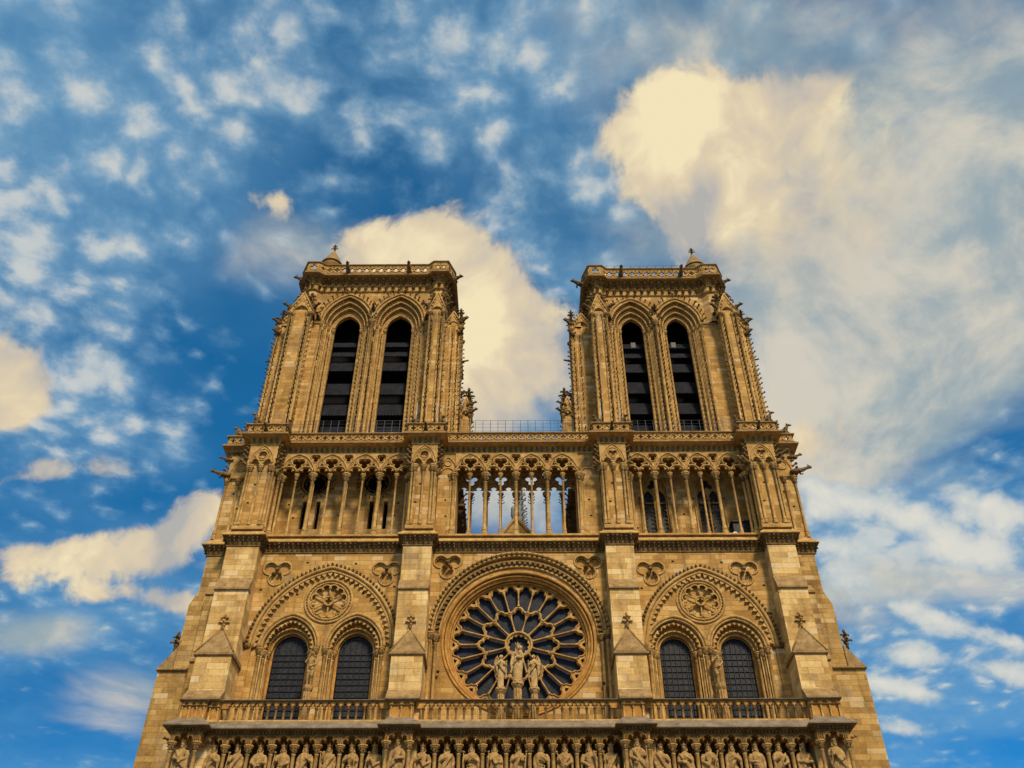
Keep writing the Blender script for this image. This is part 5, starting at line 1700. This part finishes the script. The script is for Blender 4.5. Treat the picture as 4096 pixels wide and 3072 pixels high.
def face_head(mb, c, s, turn=0.0, beard=True, hair=.6, tilt=0.0):
    """skull with brow, nose, cheeks, mouth, ears, hair and beard"""
    old = mb.T
    mb.T = (old if old is not None else Matrix.Identity(4)) @ Matrix.Translation(c) @ Matrix.Rotation(turn, 4, 'Z') @ Matrix.Rotation(tilt, 4, 'X')
    mb.ball((0, .01, .02 * s), .155 * s, 10, 8, (.92, 1.08, 1.28))
    mb.ball((0, -.035 * s, -.07 * s), .12 * s, 8, 6, (.9, .9, 1.1))
    mb.tube([(0, -.155 * s, .06 * s), (0, -.195 * s, -.02 * s), (0, -.165 * s, -.04 * s)], [.022 * s, .032 * s, .03 * s], 5)
    for sx in (-1, 1):
        mb.tube([(sx * .02 * s, -.158 * s, .065 * s), (sx * .07 * s, -.150 * s, .075 * s), (sx * .115 * s, -.10 * s, .06 * s)], .020 * s, 5)
        mb.ball((sx * .052 * s, -.138 * s, .035 * s), .025 * s, 6, 4)
        mb.ball((sx * .075 * s, -.115 * s, -.03 * s), .045 * s, 6, 4)
        mb.ball((sx * .145 * s, .02 * s, .0), .035 * s, 5, 4, (.5, .8, 1.3))
        if hair:
            for k in range(4): mb.ball((sx * (.135 + .01 * k) * s, (.05 - .0 * k) * s, (.08 - .085 * k * hair * 1.4) * s), .065 * s, 6, 4)
    mb.tube([(-.04 * s, -.150 * s, -.075 * s), (0, -.162 * s, -.07 * s), (.04 * s, -.150 * s, -.075 * s)], .015 * s, 5)
    mb.ball((0, .07 * s, .06 * s), .165 * s, 8, 6, (1, 1, 1.15))
    if beard:
        for x, z, r in ((0, -.17, .075), (-.055, -.14, .06), (.055, -.14, .06), (0, -.24, .05), (-.03, -.21, .05), (.03, -.21, .05), (-.09, -.09, .05), (.09, -.09, .05)):
            mb.ball((x * s, -.095 * s, z * s), r * s, 6, 4)
    else: mb.ball((0, -.10 * s, -.13 * s), .05 * s, 6, 4)
    mb.T = old


def crown(parent, c, s, turn, name='crown', mat='statue_stone'):
    m = MB(mat)
    m.T = Matrix.Translation(c) @ Matrix.Rotation(turn, 4, 'Z')
    r = .172 * s; n = 16
    for i in range(n):
        a0, a1 = 2 * PI * i / n, 2 * PI * (i + 1) / n
        h0 = (.24 if i % 4 == 0 else (.09 if i % 2 else .15)) * s; h1 = (.24 if (i + 1) % 4 == 0 else (.09 if (i + 1) % 2 else .15)) * s
        v = []
        for a, h in ((a0, h0), (a1, h1)):
            for rr, z in ((r, 0), (r * 1.18, h), (r * .86, 0), (r * 1.04, h)): v.append((rr * math.cos(a), rr * 1.08 * math.sin(a), z))
        m.add(v, [(0, 4, 5, 1), (2, 3, 7, 6), (1, 5, 7, 3), (0, 2, 6, 4)])
    m.tube([(r * 1.02 * math.cos(2 * PI * i / n), r * 1.1 * math.sin(2 * PI * i / n), .02) for i in range(n)], .025 * s, 5, True)
    for k in range(4):
        a = PI / 2 * k; m.ball((r * 1.16 * math.cos(a), r * 1.25 * math.sin(a), .23 * s), .035 * s, 5, 4)
    return m.build(name, parent)


ARM = {  # elbow and hand, for the arm on the +x side (mirrored for the other): x, y, z as parts of the height
    'chest': ((.175, -.05, .645), (.045, -.125, .705)),
    'waist': ((.180, -.03, .635), (.050, -.135, .610)),
    'belly': ((.178, -.03, .640), (.070, -.130, .575)),
    'staff': ((.180, -.03, .650), (.125, -.120, .660)),
    'low': ((.175, .00, .640), (.155, -.060, .500)),
    'raised': ((.178, -.06, .655), (.125, -.130, .765)),
}


def robed(name, H, left, right, turn=0., beard=True, drape=1, mat='statue_stone', seed=0, sway=0.0, girth=1.0, voxel=.028, hair=.7, head_s=None, child=False, wings=None):
    """a standing robed figure facing -y with its feet at z = 0; `left`/`right` as seen in the picture"""
    rr = random.Random(seed); m = MB('statue_stone')
    hs = (head_s or H / 7.3 / .42) * (.94 if H > 2.9 else .92)
    rings = [(.00, .125, .100), (.03, .130, .105), (.15, .118, .090), (.30, .112, .085), (.42, .118, .085), (.50, .120, .082), (.58, .104, .075), (.66, .115, .080), (.74, .128, .082), (.795, .128, .070), (.825, .085, .055), (.845, .048, .045), (.87, .044, .044)]
    n = 22; vs, fs = [], []
    ph = [rr.uniform(0, 6.28) for _ in range(4)]
    for zf, rx, ry in rings:
        for k in range(n):
            a = 2 * PI * k / n
            fold = 1.0
            if zf < .56: fold += (.10 - .07 * zf) * math.sin(a * 7 + ph[0] + zf * 3) + .05 * math.sin(a * 11 + ph[1])
            elif zf < .80: fold += .055 * math.sin(a * 6 + ph[2] + zf * 14) + .03 * math.sin(a * 13 + ph[3])
            sx = sway * math.sin(zf * PI) * .06
            vs.append(((rx * girth * fold * math.cos(a) + sx) * H, ry * girth * fold * math.sin(a) * H, zf * H))
    for i in range(len(rings) - 1):
        for k in range(n): fs.append((i * n + k, i * n + (k + 1) % n, (i + 1) * n + (k + 1) % n, (i + 1) * n + k))
    fs.append(tuple(range(n - 1, -1, -1))); fs.append(tuple((len(rings) - 1) * n + k for k in range(n)))
    m.add(vs, fs)
    for i in range(7):                                               # falling folds
        a = -PI / 2 + (i - 3) * .36 + rr.uniform(-.08, .08)
        m.tube([(.121 * girth * H * math.cos(a + .1 * math.sin(i)), .088 * girth * H * math.sin(a), z * H) for z in (.52 + .03 * (i % 2), .35, .15, .01)], [.012 * H, .020 * H, .022 * H, .024 * H], 5)
    for sx, pose in ((-1, left), (1, right)):
        e, h = ARM[pose]; ka = .86 * min(1.0, girth + .04); q = lambda v: (v[0] * sx * H * ka, v[1] * H, v[2] * H)
        sh = (.118, .0, .785)
        m.tube([q(sh), q(((sh[0] + e[0]) / 2 + .012, (sh[1] + e[1]) / 2, (sh[2] + e[2]) / 2)), q(e)], [.042 * H, .046 * H, .040 * H], 8)
        m.tube([q(e), q(((e[0] + h[0]) / 2, (e[1] + h[1]) / 2 - .01, (e[2] + h[2]) / 2)), q(h)], [.041 * H, .034 * H, .022 * H], 8)
        d = Vector(q(h)) - Vector(q(e))
        hand(m, q(h), (d.x * .7, -.02, d.z * .7 + (.2 if pose in ('staff', 'raised') else 0)), H / 2.2, sx)
        m.tube([q((e[0], e[1], e[2])), q((e[0] + .01, e[1] - .01, e[2] - .12)), q((e[0] - .02, e[1] - .01, e[2] - .22))], [.036 * H, .024 * H, .010 * H], 6)   # hanging sleeve
    if drape:                                                        # mantle over one shoulder
        sx = drape
        for k in range(5):
            f = k / 4
            m.tube([(sx * .105 * H, -.045 * H, (.80 - .01 * k) * H), (sx * (.05 - .02 * f) * H, -.088 * H, (.70 - .05 * f) * H), (-sx * .05 * H, -.095 * H, (.60 - .09 * f) * H), (-sx * .125 * H, -.055 * H, (.54 - .10 * f) * H)], [.018 * H, .021 * H, .022 * H, .020 * H], 6)
        m.tube([(-sx * .13 * H, -.04 * H, .60 * H), (-sx * .15 * H, -.05 * H, .45 * H), (-sx * .14 * H, -.05 * H, .25 * H)], [.030 * H, .034 * H, .012 * H], 7)
    else:
        m.tube([(.105 * H * math.cos(a) * girth, .08 * H * math.sin(a) * girth, (.575 + .006 * math.sin(2 * a)) * H) for a in [2 * PI * i / 16 for i in range(16)]], .012 * H, 5, True)
    if child:                                                        # infant on her arm
        c = Vector((.075 * H, -.095 * H, .72 * H))
        m.tube([c + Vector((.02, 0, -.20)) * .9, c, c + Vector((0, 0, .18))], [.10, .13, .08], 7)
        m.tube([c + Vector((0, -.02, -.15)), c + Vector((-.08, -.12, -.26)), c + Vector((-.02, -.12, -.42))], [.07, .06, .04], 6)
        m.tube([c + Vector((-.08, 0, .10)), c + Vector((-.18, -.10, .06))], [.045, .03], 6)
        face_head(m, c + Vector((0, 0, .32)), .85, .5, False, .3)
    if wings:
        sx = wings
        for f in range(5):
            m.tube([(sx * .06 * H, .09 * H, .78 * H), (sx * (.12 + .012 * f) * H, .11 * H, (.86 - .02 * f) * H), (sx * (.165 - .004 * f) * H, .10 * H, (.74 - .07 * f) * H), (sx * (.13 - .012 * f) * H, .09 * H, (.52 - .04 * f) * H)], [.022 * H, .03 * H, .028 * H, .008 * H], 6)
    for sx in (-1, 1): m.ball((sx * .055 * H, -.10 * H, .015 * H), .035 * H, 7, 5, (.8, 1.5, .7))
    hc = (sway * .01 * H, -.012 * H, .915 * H)
    face_head(m, hc, hs, turn, beard, hair)
    m.lathe(0, 0, [(.15 * H, -.06 * H), (.15 * H, .01 * H)], 8)
    o = carve(m, name, voxel, mat, 1)
    return o, hc, hs


def staff(parent, a, b, r=.028, knob=True, mat='statue_stone', name='sceptre'):
    m = MB(mat); m.tube([a, b], r, 6)
    if knob:
        m.ball(b, r * 2.2, 6, 5, (1, 1, 1.3))
        d = (Vector(b) - Vector(a)).normalized()
        for k in range(4): m.hook(Vector(b) - d * .02, (math.cos(k * PI / 2), math.sin(k * PI / 2), 0), d, r * 2.4, 4)
    return m.build(name, parent)


ORD = ['first', 'second', 'third', 'fourth', 'fifth', 'sixth', 'seventh', 'eighth', 'ninth', 'tenth', 'eleventh', 'twelfth', 'thirteenth', 'fourteenth']
# beard, head turn, picture-left arm, picture-right arm, drape side, staff (foot x, head x as parts of height) or None, words
KINGS = [
    (1, .25, 'waist', 'belly', -1, None, 'bearded, forearm across his waist'), (1, .05, 'low', 'chest', 1, None, 'bearded, cloth falling from his raised forearm'),
    (1, .15, 'staff', 'low', 1, (-.16, -.10), 'cloak slung across his chest, staff in hand'), (1, -.05, 'belly', 'waist', 0, None, 'belted robe, both hands at the waist'),
    (1, -.1, 'staff', 'belly', 0, (-.17, -.12), 'sceptre resting by his shoulder, belted robe'), (1, -.5, 'low', 'chest', 1, None, 'head turned aside, swinging mantle folds'),
    (1, .1, 'raised', 'low', 1, (-.13, -.15), 'one hand raised to a sceptre'), (1, .05, 'chest', 'staff', 0, (.13, .10), 'hand on chest and thin upright staff'),
    (1, .1, 'staff', 'belly', -1, (-.18, -.08), 'staff slanting before a heavy mantle'), (0, .0, 'low', 'waist', 1, None, 'beardless, cloth hanging from his waist hand'),
    (1, .3, 'chest', 'belly', -1, None, 'broken crown, hand pressed to his chest'), (0, -.05, 'chest', 'low', 1, None, 'beardless, plain robe, hand on chest'),
    (1, .1, 'staff', 'chest', 0, (-.17, -.15), 'long staff on one side, hand on breast'), (1, .05, 'staff', 'waist', -1, (-.16, -.13), 'sceptre upright and an orb at his waist'),
    (0, -.1, 'chest', 'staff', 1, (.13, .18), 'long haired and beardless, sceptre leaning outward'), (1, .0, 'low', 'chest', 0, None, 'bearded, single hand laid on his breast'),
    (1, .15, 'staff', 'belly', 1, (.08, -.16), 'sceptre sloping right across his body'), (1, .1, 'belly', 'raised', 0, (.12, .13), 'stern bearded, hand gripping a high staff'),
    (1, -.45, 'staff', 'low', 1, (-.10, -.17), 'head turned to his staff'), (1, .1, 'belly', 'staff', -1, (.15, .15), 'taller, staff upright beside a plain robe'),
    (0, .05, 'low', 'chest', -1, None, 'slight and beardless, mantle over one arm'), (0, .45, 'waist', 'chest', -1, None, 'long hair, head turned to the right'),
    (1, .1, 'belly', 'staff', 1, (.02, .17), 'hand low on a slanting sceptre'), (1, -.05, 'low', 'chest', 1, None, 'pointed beard, hand folded on his chest'),
    (1, .0, 'waist', 'low', 0, None, 'broad belt, forearm straight across'), (1, .15, 'chest', 'belly', 1, None, 'holding a small object at his breast'),
    (1, -.2, 'waist', 'waist', 1, None, 'full beard, both hands joined at waist'), (1, -.15, 'staff', 'belly', -1, (-.20, -.10), 'tall, cloak drawn across in the end niche')]
for i, (kx, kd) in enumerate(zip(KX, KINGS)):
    bd, tn, la, ra, dr, st, words = kd
    pier = i in KPIER
    H = 3.02 if pier else 2.98
    o, hc, hs = robed('king_statue', H, la, ra, -tn, bool(bd), dr, 'statue_stone', 11 + i * 7, ((i * 37) % 5 - 2) * .3, .80 + ((i * 53) % 7) * .014, .024)
    o.location = (kx, -2.62 if pier else -1.98, 18.82 + (.03 if pier else 0))
    o.rotation_euler = (0, 0, ((i * 29) % 7 - 3) * .04)
    where = f'{ORD[i]} from the left end' if i < 14 else f'{ORD[27 - i]} from the right end'
    tag(o, f'crowned stone king, {words}, {where}', 'statue', 'stone kings in the row of niches')
    crown(o, (hc[0], hc[1] + .01, hc[2] + .10 * hs), hs * 1.0, 0)
    if st: staff(o, (st[0] * H, -.15 * H, .30 * H), (st[1] * H, -.14 * H, .80 * H), .026)


def pedestal(parent, x0, y0, zb, zt, r, mat='statue_stone'):
    m = MB(mat)
    h = zt - zb
    m.box(x0 - r, x0 + r, y0 - r, y0 + r, zb, zb + .18)
    m.lathe(x0, y0, [(r * 1.1, zb + .18), (r * .8, zb + .30), (r * .8, zt - .42), (r * 1.0, zt - .34), (r * 1.25, zt - .22), (r * 1.3, zt - .12), (r * 1.3, zt)], 8, False, PI / 8)
    for k in range(8):
        a = PI / 4 * k; m.tube([(x0 + r * .85 * math.cos(a), y0 + r * .85 * math.sin(a), zb + .25), (x0 + r * .85 * math.cos(a), y0 + r * .85 * math.sin(a), zt - .4)], r * .16, 5)
    return m.build('pedestal', parent)


# the group before the rose
o, hc, hs = robed('crowned_woman_statue', 2.62, 'low', 'waist', .1, False, 1, 'statue_bronze_grey', 501, .8, .74, .022, .9, None, True)
o.location = (-.07, -1.0, 25.98)
tag(o, 'stone crowned woman holding an infant, tallest of three figures before the rose window', 'statue')
crown(o, (hc[0], hc[1] + .01, hc[2] + .10 * hs), hs, 0, 'crown', 'statue_bronze_grey')
pedestal(o, 0, 0, 22.95 - 25.98, 0.0, .27, 'statue_stone')
for sx, lab in ((-1, 'winged stone angel standing left of the crowned woman before the rose window'), (1, 'winged stone angel standing right of the crowned woman before the rose window')):
    o, hc, hs = robed('angel_statue', 2.26, 'chest' if sx < 0 else 'staff', 'staff' if sx < 0 else 'chest', -sx * -.8, False, sx, 'statue_bronze_grey', 601 + sx, 0, .66, .020, .35, None, False, sx)
    o.location = (-.07 + sx * 1.05, -1.0, 25.62)
    tag(o, lab, 'statue', 'angels beside the crowned woman')
    # wing: a broad feathered blade behind the shoulder
    w = MB('statue_bronze_grey')
    for f in range(7):
        w.tube([(sx * .10, .14, 1.72), (sx * (.22 + .02 * f), .18, 2.20 - .05 * f), (sx * (.36 - .010 * f), .17, 1.75 - .12 * f), (sx * (.28 - .03 * f), .15, .85 - .04 * f)], [.06, .09, .085, .02], 6)
    w.build('wing', o)
    staff(o, (-sx * .36, -.28, 1.22), (-sx * .36, -.28, 1.66), .026, True, 'statue_bronze_grey', 'candlestick')
    pedestal(o, 0, 0, 22.95 - 25.62, 0.0, .23, 'statue_stone')


def nude(name, H, seed, arm_l, arm_r, sway, hair, beard):
    m = MB('statue_stone'); q = lambda x, y, z: (x * H, y * H, z * H)
    s = sway
    m.tube([q(.02 * s, 0, .46), q(.015 * s, 0, .53), q(0, 0, .60), q(-.01 * s, -.01, .68), q(-.012 * s, 0, .76), q(-.01 * s, 0, .81), q(-.008 * s, -.005, .84), q(-.005 * s, -.01, .89)],
           [.070 * H, .088 * H, .078 * H, .082 * H, .092 * H, .075 * H, .040 * H, .035 * H], 12)
    for sx in (-1, 1): m.ball(q(sx * .045, -.045, .745), .048 * H, 8, 6, (1, .7, .8)); m.ball(q(sx * .04 + .02 * s, .04, .49), .06 * H, 8, 6)
    for sx, k in ((-1, 1 if s > 0 else -1), (1, -1 if s > 0 else 1)):
        m.tube([q(sx * .045 + .02 * s, 0, .50), q(sx * .052 + .012 * s, -.02 - .01 * k, .39), q(sx * .050, -.03 + .012 * k, .28), q(sx * .050 - .004 * s, .01, .20), q(sx * .048, .02, .06), q(sx * .048, .0, .03)],
               [.068 * H, .062 * H, .042 * H, .043 * H, .024 * H, .026 * H], 9)
        m.ball(q(sx * .05, -.035, .018), .03 * H, 7, 5, (.8, 1.8, .6))
    for sx, (e, h) in ((-1, arm_l), (1, arm_r)):
        sh = (sx * .098, 0, .79)
        m.tube([q(*sh), q(*e)], [.038 * H, .029 * H], 8); m.tube([q(*e), q(*h)], [.030 * H, .018 * H], 8)
        hand(m, q(*h), Vector(h) - Vector(e), H / 2.0, sx)
    for k in range(7): m.ball(q(.02 * s + (k - 3) * .022, -.075 + abs(k - 3) * .006, .475 + .01 * (k % 2)), .026 * H, 6, 4)
    face_head(m, q(-.005 * s, -.015, .93), H / 7.3 / .40, .2 * s, beard, hair)
    m.lathe(0, 0, [(.11 * H, -.06 * H), (.12 * H, .01 * H)], 8)
    return carve(m, name, .018, 'statue_stone')


o = nude('nude_statue', 2.30, 1, ((-.155, -.05, .66), (-.065, -.09, .83)), ((.140, -.02, .63), (.03, -.10, .56)), 1, .5, False)
o.location = (-13.30, -.52, 26.02)
tag(o, 'stone nude with a hand lifted to the chin, between the two left tall windows', 'statue')
pedestal(o, 0, 0, 22.95 - 26.02, 0, .25)
o = nude('nude_statue', 2.28, 2, ((-.140, -.03, .64), (-.02, -.10, .74)), ((.145, -.02, .63), (.05, -.10, .52)), -1, .9, True)
o.location = (12.72, -.52, 26.05)
tag(o, 'stone nude with an arm across the breast, between the two right tall windows', 'statue')
pedestal(o, 0, 0, 22.95 - 26.05, 0, .25)

# ------------------------------------------------------------------ chimeras on the high parapet
def chimera(seed, S, wings=True, horns=True, lean=0.0):
    r = random.Random(seed); m = MB('carved_stone'); q = lambda x, y, z: (x * S, y * S, z * S)
    m.tube([q(0, .22, .0), q(0, .20, .18), q(0, .12, .42), q(0, 0 - lean, .62), q(0, -.08 - lean, .76)], [.20 * S, .23 * S, .20 * S, .17 * S, .10 * S], 9)
    m.ball(q(0, -.14 - lean, .86), .135 * S, 8, 6, (.9, 1.1, 1))
    m.tube([q(0, -.2 - lean, .84), q(0, -.36 - lean, .80), q(0, -.44 - lean, .76)], [.10 * S, .075 * S, .05 * S], 7)
    for sx in (-1, 1):
        m.tube([q(sx * .15, .02 - lean, .58), q(sx * .20, -.10, .36), q(sx * .14, -.20, .05)], [.09 * S, .07 * S, .05 * S], 7)
        m.ball(q(sx * .14, -.24, .04), .06 * S, 6, 4, (1, 1.5, .7))
        m.tube([q(sx * .17, .20, .18), q(sx * .23, -.02, .26), q(sx * .2, -.05, .04)], [.12 * S, .10 * S, .06 * S], 7)
        m.tube([q(sx * .08, -.10 - lean, .96), q(sx * .12, -.05 - lean, 1.08), q(sx * .11, -.10 - lean, 1.16)] if horns else [q(sx * .09, -.10 - lean, .95), q(sx * .15, -.06 - lean, 1.0)], [.045 * S, .03 * S, .012 * S] if horns else [.05 * S, .02 * S], 5)
        if wings:
            for k in range(4): m.tube([q(sx * .10, .16, .62), q(sx * (.2 + .03 * k), .30, .86 - .06 * k), q(sx * (.16 + .03 * k), .34, .34 - .03 * k)], [.05 * S, .06 * S, .02 * S], 6)
    m.tube([q(0, .36, .1), q(.12, .44, .2), q(.16, .40, .36)], [.06 * S, .04 * S, .02 * S], 5)
    m.box(-.26 * S, .26 * S, -.30 * S, .36 * S, -.08 * S, .04 * S)
    return carve(m, 'chimera_statue', .026, 'carved_stone')


CH = [(-21.92, .25, 46.50, -70, 1.00, 1, 0, 0, 'winged stone beast on the outermost left corner of the high parapet'),
      (-20.10, -1.35, 46.55, -45, .95, 0, 1, .1, 'hunched stone beast on the left corner of the left end pier'),
      (-17.95, -.6, 46.50, 60, 1.0, 1, 0, .1, 'dark stone beast in the gap right of the left end pier'),
      (-8.02, -.9, 46.60, -35, .95, 1, 1, .05, 'stone beast left of the pier below the left tower\'s inner corner'),
      (-5.90, -.9, 46.60, 40, .95, 0, 1, .05, 'stone beast right of the pier below the left tower\'s inner corner'),
      (6.08, -.9, 46.60, -40, .95, 1, 0, .05, 'stone beast left of the pier below the right tower\'s inner corner'),
      (8.22, -.9, 46.60, 40, .95, 0, 1, .1, 'stone beast right of the pier below the right tower\'s inner corner'),
      (17.05, -.8, 46.55, -50, .95, 1, 1, .1, 'horned winged beast in the gap left of the right end pier'),
      (19.40, -1.2, 46.60, 55, .98, 0, 1, .08, 'thin horned beast leaning out on the right end pier'),
      (20.95, .2, 46.50, 65, .98, 0, 0, .1, 'crouching ape-like beast on the outermost right corner of the high parapet')]
for i, (x, y, z, rz, S, wi, ho, ln, lab) in enumerate(CH):
    o = chimera(40 + i, S * 1.02, bool(wi), bool(ho), ln)
    o.location = (x, y, z); o.rotation_euler = (0, 0, R(rz))
    tag(o, lab, 'statue', 'stone beasts on the high parapet')

# ------------------------------------------------------------------ modern additions: wire fences, railing, poles, hut
def wire_fence(name, x0, x1, y, z0, z1, step, rows, label, cat, hoops=False):
    root = tag(empty(name, ((x0 + x1) / 2, y, z0)), label, cat)
    n = max(1, round((x1 - x0) / step)); cx = (x0 + x1) / 2
    for k in range(n + 1):
        x = x0 + (x1 - x0) * k / n - cx
        m = MB('grey_metal'); m.tube([(x, 0, 0), (x, 0, z1 - z0)], .022, 5)
        if hoops: m.tube([(x, 0, z1 - z0 - .1), (x, .18, z1 - z0 + .02), (x, .36, z1 - z0 - .1), (x, .36, 0)], .018, 5)
        m.build('post', root)
    for r in range(rows):
        z = (r + 1) * (z1 - z0) / rows
        m = MB('grey_metal'); m.tube([(x0 - cx, 0, z - .01), (x1 - cx, 0, z - .01)], .011 if r < rows - 1 else .016, 4); m.build('wire', root)
    return root


wire_fence('wire_fence', -4.55, 4.45, 1.0, 45.55, 48.70, .62, 9, 'tall thin wire safety fence crossing the gap between the two towers', 'fence')
wire_fence('wire_fence', -17.6, -8.3, 1.75, 45.55, 49.35, .62, 11, 'thin wire fence before the louvred openings of the left tower', 'fence')
wire_fence('wire_fence', 8.5, 16.6, 1.75, 45.55, 49.25, .62, 11, 'thin wire fence before the louvred openings of the right tower', 'fence')
wire_fence('safety_railing', 7.05, 15.7, 3.0, 66.2, 69.35, .80, 10, 'temporary metal railing with curved posts on the right tower roof', 'railing', True)

for x, lab in ((-7.80, 'pale pole left of the pair on the pier below the left tower'), (-6.25, 'pale pole right of the pair on the pier below the left tower'),
               (6.45, 'pale pole left of the pair on the pier below the right tower'), (7.95, 'pale pole right of the pair on the pier below the right tower')):
    m = MB('pale_metal'); m.tube([(0, 0, 0), (0, 0, 2.1)], [.03, .022], 6); m.ball((0, 0, 2.12), .035, 6, 4)
    m.lathe(0, 0, [(.09, -.02), (.09, .02), (.04, .05)], 8)
    o = m.build('pole', None); o.location = (x, -1.5, 46.37); tag(o, lab, 'pole', 'pale poles on the parapet piers')

hut = tag(empty('site_hut', (16.55, 1.35, 37.34)), 'small black site hut with arched panes at the right end of the arcade', 'hut')
m = MB('hut_dark'); m.box(-.78, .62, -.3, .55, 0, 1.72); m.build('body', hut)
m = MB('hut_dark'); m.prism_x([(-.42, 1.722), (-.42, 1.80), (.1, 1.92), (.6, 1.80), (.6, 1.722)], -.9, .74); m.build('roof', hut)
for px in (-.40, .28):
    m = MB('window_glass'); m.plate(opening(px, .35, 1.0, .17, .30, 6), [], -.32, -.303); m.build('pane', hut)
    m = MB('grey_metal'); m.tube(xz(opening(px, .35, 1.0, .19, .33, 6), -.31), .022, 4); m.build('frame', hut)
m = MB('pale_metal'); m.box(-.13, .13, -.11, .11, 0, .26); m.box(-.03, .03, -.03, .03, .26, .33)
o = m.build('lamp_box'); o.location = (15.55, .15, 37.34); tag(o, 'small white box on the arcade sill beside the black hut', 'box')
